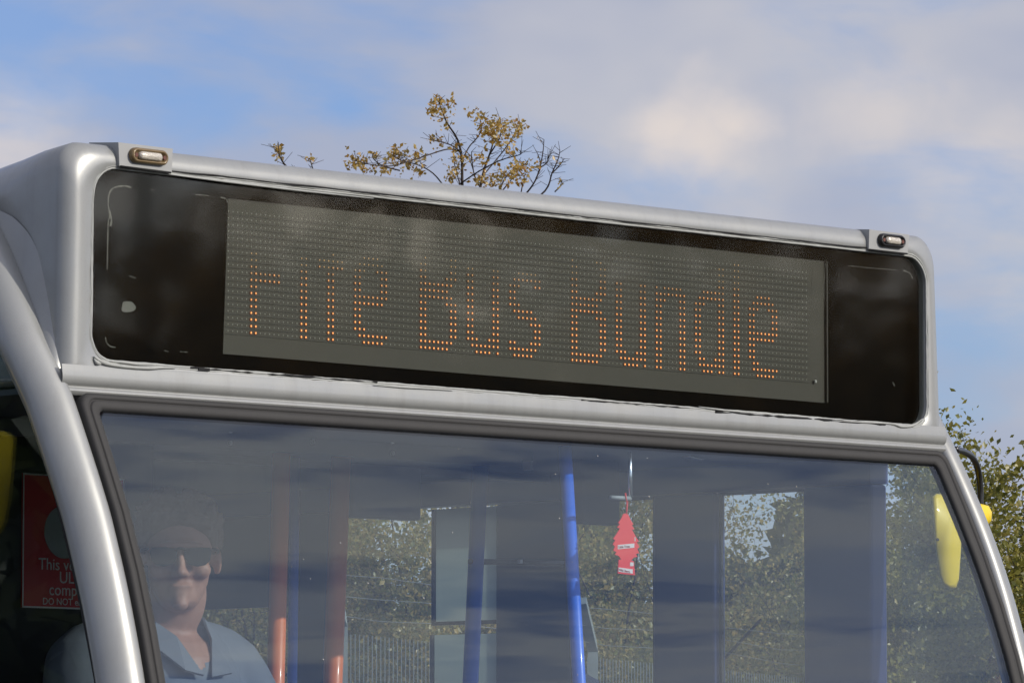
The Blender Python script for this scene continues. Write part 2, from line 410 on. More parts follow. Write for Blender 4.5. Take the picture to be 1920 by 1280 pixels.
# smeared sealant at the lower left corner and lower right
def smear(pxs, rads, y=-.006):
    tube('sealant_smear', smooth_path([py_(x, yy, y) for x, yy in pxs], 4), [r for r in np.interp(np.linspace(0, 1, (len(pxs)-1)*4+1), np.linspace(0, 1, len(rads)), rads)], SEALANT, BUS, 6)
smear([(176, 668), (188, 677), (205, 683), (240, 688), (280, 690), (305, 689), (330, 690)], [.001, .004, .0035, .003, .0035, .002, .0008])
smear([(206, 677), (230, 679), (260, 683), (292, 684)], [.0008, .0022, .0016, .0006])
smear([(176, 672), (182, 680), (192, 681)], [.001, .0045, .001])
smear([(1560, 788), (1610, 791), (1670, 794), (1690, 799), (1712, 797), (1730, 785)], [.0006, .0014, .0016, .0034, .003, .001])
smear([(700, 722), (760, 726), (815, 729), (850, 732)], [.0006, .002, .0016, .0006])
smear([(310, 326), (420, 340), (560, 357), (700, 372)], [.0008, .0022, .0018, .0008])
smear([(1310, 762), (1352, 768), (1390, 772)], [.0006, .002, .0006])

# sign: glass, box and dot matrix
pane = y3(off_outline(GL, -.0008), .004); pane2 = y3(off_outline(GL, -.0008), .009)
n = len(pane); sg = obj('sign_glass', pane+pane2, [tuple(range(n)), tuple(range(2*n-1, n-1, -1))] + [(k, n+k, n+(k+1) % n, (k+1) % n) for k in range(n)], GLASS, BUS)
YP = .034
box2('display_box', (-1.06, YP+.003, 2.34), (1.21, YP+.06, 2.71), BACKBOARD, BUS)
pTL, pTR, pBR, pBL = (py_(*q, YP) for q in ((428, 372), (1548, 490), (1547, 755), (418, 663)))
board = extrude_poly('display_board', [pTL, pTR, pBR, pBL], (0, .002, 0), PANEL, BUS)
tag(board, 'grey dot matrix board with lit amber letters')
a00, a0n, a18 = py_(426.6, 620, YP), py_(1448.2, 708.5, YP), py_(435.3, 397, YP)
CP, RP, Z0, X0 = (a0n.x-a00.x)/130, (a18.z-a00.z)/18, a00.z, a00.x
NC, NR = 140, 19
def lit_cells():
    Lc = set()
    def put(rows, cols):
        for r in rows:
            for c in cols: Lc.add((c, r))
    R_ = range
    put(R_(19), (5, 6)); put((8, 9), R_(5, 12)); put((17, 18), R_(5, 14))                               # F
    put(R_(14), (16, 17)); put((16, 17, 18), (16, 17))                                                    # i
    put(R_(17), (22, 23)); put((11, 12), R_(20, 26)); put((17, 18), (23, 24, 25))                         # f
    def e(o, three):
        put((0,), R_(o+2, o+7)); put((1,), R_(o+1, o+8)); put((2,), (o, o+1, o+2) if three else (o+1, o+2)); put((3, 4, 5), (o, o+1))
        put((6,), R_(o, o+7)); put((7,), R_(o, o+8)); put((8, 9, 10), (o, o+1, o+6, o+7)); put((11,), (o, o+1, o+2, o+5, o+6, o+7))
        put((12,), R_(o+1, o+7)); put((13,), R_(o+2, o+6))
    def B(o):
        put((0, 9, 18), R_(o, o+7)); put((1, 8, 10, 17), R_(o, o+8)); put((2, 3, 4, 5, 6, 12, 13, 14, 15), (o, o+1, o+7, o+8))
        put((7, 11, 16), (o, o+1, o+6, o+7, o+8))
    def u(o):
        put((0,), (o+2, o+3, o+4, o+5, o+7)); put((1,), R_(o+1, o+8)); put((2,), (o, o+1, o+2, o+5, o+6, o+7)); put(R_(3, 14), (o, o+1, o+6, o+7))
    e(28, True); B(43); u(54)
    o = 64                                                                                                # s
    put((0,), R_(o+1, o+6)); put((1,), R_(o, o+7)); put((2,), (o, o+1, o+5, o+6, o+7)); put((3, 4), (o+6, o+7)); put((5,), (o+5, o+6, o+7))
    put((6,), R_(o+2, o+7)); put((7,), R_(o+1, o+6)); put((8,), R_(o, o+3)); put((9, 10), (o, o+1)); put((11,), (o, o+1, o+2, o+6, o+7))
    put((12,), R_(o+1, o+8)); put((13,), R_(o+2, o+7))
    B(79); u(90)
    o = 100                                                                                               # n
    put(R_(11), (o, o+1, o+6, o+7)); put((11,), (o, o+1, o+2, o+6, o+7)); put((12,), R_(o, o+8)); put((13,), (o, o+2, o+3, o+4, o+5, o+6))
    o = 110                                                                                               # d
    put((0,), (o+2, o+3, o+4, o+6, o+7)); put((1,), R_(o+1, o+8)); put((2,), (o+1, o+2, o+5, o+6, o+7)); put(R_(3, 11), (o, o+1, o+6, o+7))
    put((11,), (o, o+1, o+2, o+6, o+7)); put((12,), R_(o+1, o+8)); put((13,), R_(o+2, o+8)); put(R_(14, 19), (o+6, o+7))
    put(R_(19), (120, 121)); e(124, False)
    return Lc
LIT = lit_cells()
def dots(cells, rad, mt, name, y, nseg=6, dome=.0):
    V, Fc = [], []
    for c, r in cells:
        b = len(V); cx, cz = X0+c*CP, Z0+r*RP
        for k in range(nseg):
            a = 2*math.pi*k/nseg; V.append((cx+rad*math.cos(a), y, cz+rad*math.sin(a)))
        V.append((cx, y-dome, cz))
        for k in range(nseg): Fc.append((b+k, b+(k+1) % nseg, b+nseg))
    o = obj(name, V, Fc, mt, board); o['kind'] = 'stuff'; return o
lev = {k: [] for k in range(6)}
for c, r in sorted(LIT):                             # emission drops row by row upwards, sooner on the left; the topmost are drawn unlit
    d = r-c*.036 + random.uniform(-.5, .5)
    lev[0 if d < 2.5 else 1 if d < 5.5 else 2 if d < 8.5 else 3 if d < 10.3 else 4 if d < 12.0+c*.012 else 5].append((c, r))
off = [(c, r) for c in range(NC) for r in range(NR) if (c, r) not in LIT or (c, r) in lev[5]]
dots(off, .0012, LED_OFF, 'led_unlit', YP-.0013, 5, .0003)
for k, (est, hst, col_, rad_) in enumerate(((1.9, .20, (1, .36, .085), .0016), (1.4, .14, (1, .37, .09), .00155), (.95, .08, (1, .40, .11), .0015), (.55, .03, (1, .46, .17), .0014), (.30, 0, (1, .56, .28), .0013))):
    if hst: dots(lev[k], .0033, mat('led_halo_%d' % k, (.03, .02, .015), .5, emit=(1, .13, .012), estr=hst), 'led_halo', YP-.0012, 8)  # emissive discs painted in as the orange glow round each lit dot
    dots(lev[k], rad_, mat('led_lit_%d' % k, (.5, .3, .1), .3, emit=col_, estr=est), 'led_lit', YP-.0016, 7, .0002)
# louvres under each row of lamps
bm = bmesh.new(); add_box(bm, (0, 0, 0), (NC*CP+.001, .0012, .0015)); lme = bpy.data.meshes.new('louvre'); bm.to_mesh(lme); bm.free(); lme.materials.append(LOUVRE)
for r in range(NR):
    o = place(bpy.data.objects.new('louvre', lme), board); o.location = (X0+(NC-1)*CP/2, YP-.0004, Z0+(r-.42)*RP)
# turned-in right end of the board, its screw
box2('board_edge', (pTR.x-.004, YP-.006, pBR.z), (pTR.x, YP+.001, pTR.z), PANEL, BUS, .0015)
cs = py_(1529, 715, YP-.004); box('board_screw', cs, (.007, .004, .007), WHITEGREY, BUS, None, .002)
# old adhesive on the back of the glass
def ribbon(pxs, wid, y=.0102):
    pts = smooth_path([py_(*q, y) for q in pxs], 4); V, Fc = [], []
    rnd = random.Random(len(pxs)*7+int(pxs[0][0]))
    for i, p in enumerate(pts):
        t = (pts[min(i+1, len(pts)-1)]-pts[max(i-1, 0)]).normalized(); s = Vector((t.z, 0, -t.x)); ww = wid*rnd.uniform(.25, 1.0)
        V += [p+s*ww, p-s*ww, p+s*ww+Vector((0, .0006, 0)), p-s*ww+Vector((0, .0006, 0))]
    for i in range(len(pts)-1):
        a = i*4; Fc += [(a, a+1, a+5, a+4), (a+2, a+6, a+7, a+3), (a, a+4, a+6, a+2), (a+1, a+3, a+7, a+5)]
    obj('adhesive_residue', V, Fc, RESIDUE, BUS)
ribbon([(201, 505), (202, 460), (203, 420), (206, 402), (203, 385), (204, 368), (209, 356), (220, 350), (236, 349), (246, 352)], .0016)
ribbon([(205, 395), (209, 412), (207, 424)], .0028)
ribbon([(283, 355), (290, 356)], .0008); ribbon([(367, 365), (378, 366), (392, 367)], .0012); ribbon([(414, 370), (424, 373), (427, 380)], .0012)
ribbon([(198, 632), (200, 642), (207, 649), (217, 651)], .0012); ribbon([(309, 657), (316, 659)], .0010); ribbon([(338, 659), (352, 660)], .0010)
ribbon([(243, 517), (250, 520), (255, 521)], .0008); ribbon([(1590, 498), (1610, 500), (1640, 503), (1680, 506)], .0007)
ribbon([(1694, 507), (1706, 512), (1711, 522)], .0016); ribbon([(1674, 716), (1678, 724)], .0016); ribbon([(1548, 494), (1546, 510), (1545, 560)], .0010)
spot = [py_(240+13*math.cos(a)*(1+.18*math.sin(3*a+1)), 575+12*math.sin(a)*(1+.15*math.cos(2*a)), .0102) for a in np.linspace(0, 2*math.pi, 15)[:-1]]
extrude_poly('adhesive_spot', spot, (0, .0006, 0), mat('pale_residue', (.15, .15, .14), .7), BUS)

# marker lamps on their brackets
def marker(cx, half, tl, tr, br, bl, body, name='marker_lamp'):
    e_ = extrude_poly('lamp_bracket', [py_(*q, -.010) for q in (tl, tr, br, bl)], (0, .075, .006), WHITEGREY, BUS)
    c = py_(*cx, -.010); nseg = 10
    def stad(hw, hh, y):
        pts = []
        for s in (1, -1):
            for k in range(nseg+1):
                a = -math.pi/2+math.pi*k/nseg
                pts.append(Vector((c.x+s*((hw-hh)+hh*math.cos(a)), y, c.z+s*hh*math.sin(a))))
        return pts
    rr = [stad(half, .0130, -.0102), stad(half, .0130, -.016), stad(half-.003, .0105, -.020), stad(half-.006, .0085, -.020), stad(half-.007, .0075, -.016)]
    lamp = loft(name, rr, body, BUS, cap0=False, cap1=True)
    le = loft('lens', [stad(half-.016, .0072, -.0165), stad(half-.017, .0068, -.021), stad(half-.021, .0045, -.0235)], LENS, lamp, cap1=True)
    for s in (-1, 1):
        V, Fc = tube_data([(c.x+s*(half-.0105), -.0165, c.z), (c.x+s*(half-.0105), -.0195, c.z)], .0038, 8)
        obj('lens_screw', V, Fc, RUSTY, lamp, False)
    box('bulb', (c.x-.003, -.0145, c.z), (.010, .004, .008), CHROME, lamp)
LENS = mat('lamp_lens', (.58, .53, .44), .2, .15, 1.0, .35, 260, 1.0, 320)
RUSTY = mat('rusty_screw', (.12, .035, .02), .6)
BRONZE = mat('lamp_body_bronze', (.19, .13, .06), .4, .2, .2, .3, 60)
marker((276, 294), .043, (222, 267), (324, 279), (322, 324), (224, 311), BRONZE)
marker((1669, 452), .039, (1630, 430), (1705, 440), (1702, 475), (1629, 467), BLACKMET)
# black line under each bracket
for a, b in (((226, 312), (320, 324)), ((1630, 468), (1701, 476))):
    P, Q = py_(*a, -.011), py_(*b, -.011); tube('seal_gap', [P, (P+Q)/2, Q], .0019, GAP, BUS, 5)

# ---- windscreen: glass, rubber surround
WXL, WXR = -1.016, 1.196
def scr(x, z, off=0.0): return Vector((x, wsy(z), z)) + WN*off
def screen_outline(d):
    """clockwise from the top left; d = distance outside the glass edge; the screen runs on below the picture"""
    zt = lambda x: 2.276 + .006*(x-WXL)/(WXR-WXL) + min(d, .045)*.72
    pts = []; l = lambda z: WXL-.006 + .012*min(1, max(0, (2.27-z)/.2)) - .02*max(0, 1.95-z) - d*1.06
    r = lambda z: WXR + .042*math.sin(min(1, max(0, (2.28-z)/.5))*math.pi/2) + .01*max(0, 1.8-z) + d*.95
    rad = .012+d*.35
    zl = [1.15, 1.3, 1.45, 1.6, 1.7, 1.8, 1.9, 2.0, 2.1, 2.2]
    for z in zl: pts.append((l(z), z))
    zc = zt(WXL); x0 = l(2.26)
    for k in range(7):
        a = k/6*math.pi/2; pts.append((x0+rad*(1-math.cos(a)), zc-rad+rad*math.sin(a)))
    for k in range(1, 24): x = x0+rad+(r(2.27)-x0-2*rad)*k/24; pts.append((x, zt(x)))
    zc = zt(WXR); x1 = r(2.27)
    for k in range(7):
        a = k/6*math.pi/2; pts.append((x1-rad+rad*math.sin(a), zc-rad+rad*math.cos(a)))
    for z in reversed(zl): pts.append((r(z), z))
    pts.append((r(1.0), 1.05-d)); 
    for k in range(1, 12): pts.append((r(1.0)+(l(1.0)-r(1.0))*k/12, 1.05-d))
    pts.append((l(1.0), 1.05-d)); return pts
def ring(d, off): return [scr(x, z, off) for x, z in screen_outline(d)]
so_ = screen_outline(.003); zr = [2.2735, 2.25, 2.22, 2.18, 2.14, 2.1, 2.05, 2.0, 1.95, 1.9, 1.85, 1.8, 1.72, 1.64, 1.56, 1.48, 1.4, 1.32, 1.24, 1.15, 1.06]
lp = sorted([(z, x) for x, z in so_ if x < -.98]); rp = sorted([(z, x) for x, z in so_ if x > 1.15])
def screen_grid(off):
    rows = []
    for k, z in enumerate(zr):
        xl = float(np.interp(z, [q[0] for q in lp], [q[1] for q in lp])); xr = float(np.interp(z, [q[0] for q in rp], [q[1] for q in rp]))
        if k == 0: xl, xr = xl+.012, xr-.012
        rows.append([scr(xl+(xr-xl)*t, z + (.006*t if k == 0 else 0), off) for t in np.linspace(0, 1, 13)])
    return rows
ga, gb = screen_grid(-.004), screen_grid(-.010); nr, ncol = len(ga), 13
V = [v for r_ in ga for v in r_]+[v for r_ in gb for v in r_]; Fc = []; o_ = nr*ncol
for a in range(nr-1):
    for b in range(ncol-1):
        q = a*ncol+b; Fc += [(q, q+ncol, q+ncol+1, q+1), (o_+q, o_+q+1, o_+q+ncol+1, o_+q+ncol)]
obj('windscreen', V, Fc, SCREEN, BUS, True)
loft('windscreen_seal', [ring(0, -.012), ring(0, -.002), ring(.002, .001), ring(.006, .003), ring(.018, .006), ring(.0205, .0045), ring(.0215, .002), ring(.0235, .0045), ring(.027, .007), ring(.034, .006), ring(.038, .003), ring(.039, -.02)], RUBBER, BUS)

V, Fc = [], []; drng = random.Random(77)
for k in range(70):
    x, z = drng.uniform(-.98, 1.17), drng.uniform(1.75, 2.26); r_ = drng.choice((.0006, .0007, .0009, .0014)); c = scr(x, z, -.0032); b_ = len(V); e1, e2 = Vector((1, 0, 0)), WN.cross(Vector((1, 0, 0)))
    for q in range(7):
        a = 2*math.pi*q/7; V.append(c+(e1*math.cos(a)+e2*math.sin(a))*r_*drng.uniform(.6, 1.3))
    V.append(c+WN*.0004)
    for q in range(7): Fc.append((b_+q, b_+(q+1) % 7, b_+7))
o = obj('dirt_specks', V, Fc, mat('dried_dirt', (.42, .41, .38), .9), BUS); o['kind'] = 'stuff'

# ---- pillars beside the windscreen, sweeping back into the roof
SECT_L = [(0, .004), (.006, -.001), (.015, -.004), (.026, -.003), (.037, .000), (.047, .005), (.056, .012), (.063, .021), (.068, .031), (.070, .042), (.070, .046), (.05, .07), (.0, .05)]
CREASE = [px_(*q, -1.088) for q in ((96, 655), (62, 560), (25, 470), (-12, 400), (-62, 345))]
PILLAR_PATH = smooth_path([Vector((0, wsy(z)-.003, z)) for z in (1.05, 1.25, 1.5, 1.66, 1.81, 1.92, 2.02, 2.13, 2.22, 2.30)] + [Vector((0, p.y, p.z)) for p in CREASE] + [Vector((0, .34, 2.655)), Vector((0, .8, 2.67))], 5)
def pillar(side):
    """side -1: driver's side (left in the picture), +1: door side; the section wraps from the screen rubber round to the flank"""
    rings_ = []; m = len(PILLAR_PATH)
    for i, p in enumerate(PILLAR_PATH):
        t = (PILLAR_PATH[min(i+1, m-1)]-PILLAR_PATH[max(i-1, 0)]).normalized(); nrm = Vector((0, -t.z, t.y))
        if nrm.y > 0 and nrm.z < .2: nrm = -nrm
        low = max(0, 2.30-p.z)
        xs = -1.070 + .014*min(1, low/.2) - .02*max(0, 1.95-p.z) if side < 0 else 1.233 + .030*math.sin(min(1, low/.3)*math.pi/2)
        if p.z > 2.30: xs += -.016*min(1, (p.z-2.30)/.1) if side < 0 else -.012*min(1, (p.z-2.30)/.1)
        rings_.append([Vector((xs + side*u, p.y, p.z)) - nrm*v for u, v in SECT_L])
    return loft('windscreen_pillar', rings_, SILVER, BUS, cap0=True, cap1=True)
pillar(-1); pillar(1)
# fairing between the left pillar and the side of the sign hood, and its twin
for sgn in (-1, 1):
    fo = [(-6, 392), (30, 412), (66, 460), (94, 560), (117, 712)]
    Bq = smooth_path([px_(*q, -1.0835) for q in fo], 5)
    pp = [p for p in PILLAR_PATH if 2.305 < p.z < 2.585][::-1]; tt_ = np.linspace(0, 1, len(pp))
    A = [Vector((-1.1000, float(np.interp(t, tt_, [p.y for p in pp]))+.005, float(np.interp(t, tt_, [p.z for p in pp]))-.003)) for t in np.linspace(0, 1, len(Bq))]
    rows = []
    for a, b in zip(A, Bq):
        row = []
        for k in range(7):
            t = k/6; q = a.lerp(b, t); row.append(q if sgn < 0 else Vector((2*XC-q.x-.012, q.y, q.z)))
        rows.append(row)
    loft('pillar_fairing', rows, SILVER, BUS, closed=False)

# ---- body sides, roof, floor, rear
XL, XR = -1.142, 1.330
box2('roof', (XL+.03, .80, 2.60), (XR-.03, 8.0, 2.675), SILVER, BUS, .02)
box2('floor', (XL+.02, -.2, .30), (XR-.02, 8.0, .36), INTDARK, BUS)
box2('rear_wall', (XL+.001, 7.96, .35), (XR-.001, 8.02, 2.60), SILVER, BUS)
ceil = box2('ceiling', (XL+.03, 1.26, 2.42), (XR-.03, 7.9, 2.44), INTGREY, BUS)
box2('cab_headlining', (XL+.06, .02, 2.306), (XR-.06, 1.255, 2.316), INTGREY, BUS)
# front panel below the windscreen
fp = [[Vector((x, -.27 - .03*(1-((x-XC)/1.25)**2) + yo, z)) for x in np.linspace(XL, XR, 25)] for z, yo in ((1.02, 0), (.9, -.04), (.7, -.07), (.45, -.08), (.28, -.06))]
loft('front_panel', fp, SILVER, BUS, closed=False)
# left side: lower panel, cab window with rubber edge, pillar, saloon windows
box2('side_panel', (XL, -.25, .28), (XL+.04, 7.97, 1.28), SILVER, BUS)
box2('side_header', (XL+.004, .42, 2.40), (XL+.04, 7.97, 2.62), BLACK, BUS)
def back_of_pillar(dist):
    out = []; m = len(PILLAR_PATH)
    for i, p in enumerate(PILLAR_PATH):
        if not 1.28 <= p.z <= 2.60: continue
        t = (PILLAR_PATH[min(i+1, m-1)]-PILLAR_PATH[max(i-1, 0)]).normalized(); nrm = Vector((0, -t.z, t.y))
        out.append(p - nrm*dist)
    return out
bp0, bp1 = back_of_pillar(.037), back_of_pillar(.066)
k_ = len(bp0)
cabw = [Vector((-1.112, p.y, min(p.z, 2.44))) for p in back_of_pillar(.064)] + [Vector((-1.112, .9, 2.44)), Vector((-1.112, .9, 1.28))]
extrude_poly('cab_window', cabw, (.004, 0, 0), SIDEGL, BUS)
def edge_x(z): return -1.129 if z < 2.25 else -1.129-.016*min(1, (z-2.25)/.15)
V, Fc = [], []
for a, b in zip(bp0, bp1):
    e_ = edge_x(a.z)+.012
    V += [Vector((e_, a.y, a.z)), Vector((e_+.003, b.y, b.z)), Vector((e_+.022, b.y, b.z)), Vector((e_+.022, a.y, a.z))]
for i in range(k_-1):
    for q in range(4): l_ = (q+1) % 4; Fc.append((i*4+q, i*4+l_, i*4+4+l_, i*4+4+q))
obj('cab_window_seal', V, Fc, BLACK, BUS)
for y0 in (.9, 2.2, 3.6, 5.0, 6.4):
    box2('side_post', (XL+.002, y0, 1.28), (XL+.05, y0+.10, 2.40), BLACK, BUS)
for y0, y1 in ((1.0, 2.2), (2.3, 3.6), (3.7, 5.0), (5.1, 6.4), (6.5, 7.96)):
    box2('side_window', (XL+.012, y0, 1.28), (XL+.016, y1, 2.40), SIDEGL, BUS)
# right side (door side)
WX = 1.255
def wy(x): return px_(x, 1000, WX).y
box2('side_panel', (XR-.04, 1.46, .28), (XR, 7.97, 1.28), SILVER, BUS)
zt = px_(1500, 916, WX).z
box2('door_header', (WX-.054, wy(1665), zt), (WX, 7.97, 2.305), DOORBLUE, BUS)
box2('side_cornice', (WX+.001, wy(1585), zt+.005), (XR-.01, 7.97, 2.62), SILVER, BUS)
def frame_post(x0, x1, m, z0=.36, dx=.035, name='door_post'):
    return box2(name, (WX-.002-dx, wy(x1), z0), (WX-.002, wy(x0), zt-.001), m, BUS, .006)
frame_post(1537, 1665, DOORBLUE, dx=.05)
frame_post(1246, 1362, DOORBLUE)
frame_post(948, 1088, INTGREY, dx=.03)
def pane_(x0, x1, z0, z1, name='door_pane', m=PANE, dx=.02):
    return box2(name, (WX-dx, wy(x1), z0), (WX-dx+.005, wy(x0), z1), m, BUS)
pane_(1364, 1536, .6, zt); pane_(1089, 1245, .6, zt)
pane_(640, 812, 1.28, zt, 'side_window')
# front quarter pane by the pillar
qw = [Vector((XR-.034, p.y, p.z)) for p in back_of_pillar(.050) if p.z < 2.295]
extrude_poly('quarter_window', qw + [Vector((XR-.034, wy(1666), 2.295)), Vector((XR-.034, wy(1666), 1.28))], (.004, 0, 0), PANE, BUS)
# beyond the doors: posts and windows to the rear
for xa, xb in ((560, 638),):
    frame_post(xa, xb, INTDARK, 1.2, .03, 'window_post')
box2('side_window', (WX-.02, wy(558), 1.28), (WX-.015, 7.9, 2.05), PANE, BUS)
for yv in (2.6, 3.9, 5.2, 6.5): box2('window_post', (WX-.04, yv, 1.28), (WX-.001, yv+.12, zt-.001), INTDARK, BUS)
box2('window_header', (WX-.028, wy(640), 2.05), (WX-.003, 7.9, zt-.002), INTDARK, BUS)
# glazed screen panels beside the entrance, frosted pale green
FROST = leaf_mat('frosted_screen', [(.60, .66, .62), (.60, .66, .62)], .72)
SY = wy(880)-.10
def scrpanel(x0, y0, x1, y1):
    p, q = px_(x0, y0, WX-.02), px_(x1, y1, WX-.02)
    sp = box2('screen_panel', (WX-.023, q.y, q.z), (WX-.020, p.y, p.z), FROST, BUS)
    for a, b in (((p.y-.008, p.z), (p.y, q.z)), ((q.y, p.z), (q.y+.008, q.z))):
        box2('screen_frame', (WX-.030, a[0], min(a[1], b[1])), (WX-.0235, b[0], max(a[1], b[1])), RUBBER, sp)
    box2('screen_frame', (WX-.030, q.y+.0085, q.z), (WX-.0235, p.y-.0085, q.z+.008), RUBBER, sp)
scrpanel(815, 955, 948, 1168); scrpanel(812, 1190, 944, 1420)
# cab ceiling panel behind the windscreen head with its screws
YH = .55
zb = py_(700, 858, YH).z
hp = box2('cab_ceiling_panel', (XL+.04, YH, zb), (py_(1000, 880, YH).x, YH+.02, 2.305), INTGREY, BUS)
for q in ((431, 807), (430, 830), (585, 828), (735, 827), (735, 849)):
    c = py_(*q, YH-.001); V, Fc = tube_data([c, c+Vector((0, -.004, 0))], .0045, 10); obj('panel_screw', V, Fc, WHITE, hp)
c = py_(990, 872, YH-.01); box('panel_bracket', c, (.008, .02, .018), WHITE, hp)
# dark saloon bulkhead over the rear of the view
box2('saloon_header', (-.4, 1.05, 2.29), (WX-.05, 1.08, 2.305), INTDARK, BUS)
# overhead unit and hanging monitor
p, q = py_(666, 868, .8), py_(790, 975, .8)
mo = box2('overhead_monitor', (p.x, .80, q.z), (q.x, .84, p.z), INTGREY, BUS, .004)
p, q = py_(1092, 880, .62), py_(1163, 984, .62)
box2('ticket_machine_bracket', (p.x, .62, q.z), (q.x, .66, p.z+.15), mat('taupe_plastic', (.10, .095, .095), .6), BUS, .004)
# grab poles
def pole(x0, y0, x1, y1, yv, r, m, yv1=None, name='grab_pole'):
    a, b = py_(x0, y0, yv), py_(x1, y1, yv if yv1 is None else yv1)
    d = (b-a); b = a + d*((a.z-.36)/(a.z-b.z)) if abs(d.z) > .1 else b
    return tube(name, [a, a.lerp(b, .33), a.lerp(b, .66), b], r, m, BUS, 14)
pole(1059, 835, 1086, 1280, .10, .0125, BLUE)
pole(902, 850, 882, 1280, .95, .0165, BLUE)
pole(528, 850, 517, 1280, .62, .0170, ORANGE)
pole(640, 850, 624, 1280, .75, .0190, ORANGE)
pole(553, 850, 548, 1280, 1.0, .010, BLUE)
a, b = py_(880, 1052, .95), py_(1072, 1056, .9); tube('handrail', [a, a.lerp(b, .5), b], .006, BLACKMET, BUS)
for q in ((1072, 1056), (975, 1052)): box('rail_clip', py_(*q, .88), (.008, .008, .008), WHITE, BUS)
# rod that the air freshener hangs from
YF = .015
a, b = py_(1181, 846, YF), py_(1182, 934, YF)
rod = tube('sun_blind_rod', [a, a.lerp(b, .5), b], .0042, CHROME, BUS, 10)
a2, b2 = py_(1145, 932, YF), py_(1182, 934, YF); tube('rod_arm', [a2, a2.lerp(b2, .5), b2], .0040, WHITEGREY, rod, 10)
c = py_(1299, 858, .12); box('glint_bar', c, (.040, .02, .004), CHROME, BUS, Matrix.Rotation(.12, 3, 'Y'), .0015)  # bright steel bar added to stand in for a glint off a rod end
# partition behind the driver
box2('cab_bulkhead', (XL+.045, .86, .36), (-.10, .89, 2.419), BULK, BUS)
# dash and steering wheel (below the picture)
box2('dashboard', (XL+.05, -.23, .8), (WX-.25, .06, 1.08), BLACK, BUS, .02)
sw = []
cW, rW = Vector((-.42, .10, 1.36)), .22
for k in range(40):
    a = 2*math.pi*k/40; sw.append(cW+Vector((rW*math.cos(a), rW*math.sin(a)*.9, rW*math.sin(a)*.42)))
whl = tube('steering_wheel', sw, .014, BLACK, BUS, 8, closed=True)
tube('steering_column', [cW, cW+Vector((0, -.12, -.25))], .03, BLACK, whl)
box('wheel_spoke', cW, (rW*2, .04, .012), BLACK, whl, Matrix.Rotation(.42, 3, 'X'))
# wheels
TYRE, RIM = mat('tyre', (.02, .02, .02), .8), mat('rim', (.5, .5, .5), .4, .6)
for sx in (XL+.15, XR-.15):
    for yv in (1.75, 6.2):
        def cyl(r0, w_):
            prof = [(-w_/2, r0*.9), (-w_/2+.02, r0), (w_/2-.02, r0), (w_/2, r0*.9)]
            return [[Vector((sx+u, yv+r*math.cos(2*math.pi*k/28), .42+r*math.sin(2*math.pi*k/28))) for k in range(28)] for u, r in prof]
        ty = loft('wheel', cyl(.42, .24), TYRE, BUS, cap0=True, cap1=True)
        loft('rim', cyl(.26, .245), RIM, ty, cap0=True, cap1=True)

# ---- door mirrors
def mirror(dx, dy, flip):
    def P(x, y, v=.2):
        q = py_(x, y, v); q = Vector((q.x, q.y+dy, q.z))
        return Vector((q.x+dx, q.y, q.z+.03)) if flip else q
    prof = [(1748, 930), (1756, 925), (1775, 927), (1795, 936), (1803, 960), (1802, 1030), (1798, 1085), (1793, 1101), (1783, 1104), (1770, 1099), (1762, 1080), (1756, 1040), (1750, 970)]
    c = sum((Vector(q) for q in prof), Vector((0, 0)))/len(prof)
    rr = []
    for s, yy in ((.90, -.030), (.97, -.026), (1.0, -.014), (1.0, .03), (.97, .045), (.9, .05)):
        rr.append([P(c.x+(q[0]-c.x)*s, c.y+(q[1]-c.y)*s, .2+yy) for q in prof])
    hsg = loft('mirror_housing', rr, YELLOW, BUS, cap0=True, cap1=True)
    rr2 = [[P(c.x+(q[0]-c.x)*.86, c.y+(q[1]-c.y)*.88, .2+yy) for q in prof] for yy in (.0505, .053)]
    loft('mirror_glass', rr2, CHROME, hsg, cap0=True, cap1=True, smooth=False)
    boss = [(1800, 960), (1815, 947), (1840, 944), (1854, 948), (1860, 960), (1859, 975), (1850, 986), (1830, 984), (1803, 990)]
    cb = sum((Vector(q) for q in boss), Vector((0, 0)))/len(boss)
    loft('mirror_boss', [[P(cb.x+(q[0]-cb.x)*s, cb.y+(q[1]-cb.y)*s, .2+yy) for q in boss] for s, yy in ((.75, -.022), (1, -.01), (1, .02), (.8, .03))], YELLOW, hsg, cap0=True, cap1=True)
    arm = [P(1790, 842, .08), P(1806, 846, .12), P(1824, 858, .17), P(1834, 882, .195), P(1838, 915, .2), P(1838, 950, .2)]
    tube('mirror_arm', smooth_path(arm, 5), .0068, BLACKMET, hsg, 10)
mirror(0, 0, False)
V, Fc = tube_data([py_(1758, 1011, .171), py_(1758, 1011, .168)], .0035, 8); obj('mirror_bolt', V, Fc, BLACK, BUS)
for xa, xb in ((1364, 1536), (1089, 1245)):                    # rubber round the door panes
    y0, y1 = wy(xb), wy(xa)
    for a, b in (((y0, .62), (y0+.007, zt-.008)), ((y1-.007, .62), (y1, zt-.008)), ((y0, zt-.0075), (y1, zt-.0015))):
        box2('pane_rubber', (WX-.027, a[0], a[1]), (WX-.0205, b[0], b[1]), RUBBER, BUS)
mirror(-2.800, .25, True)

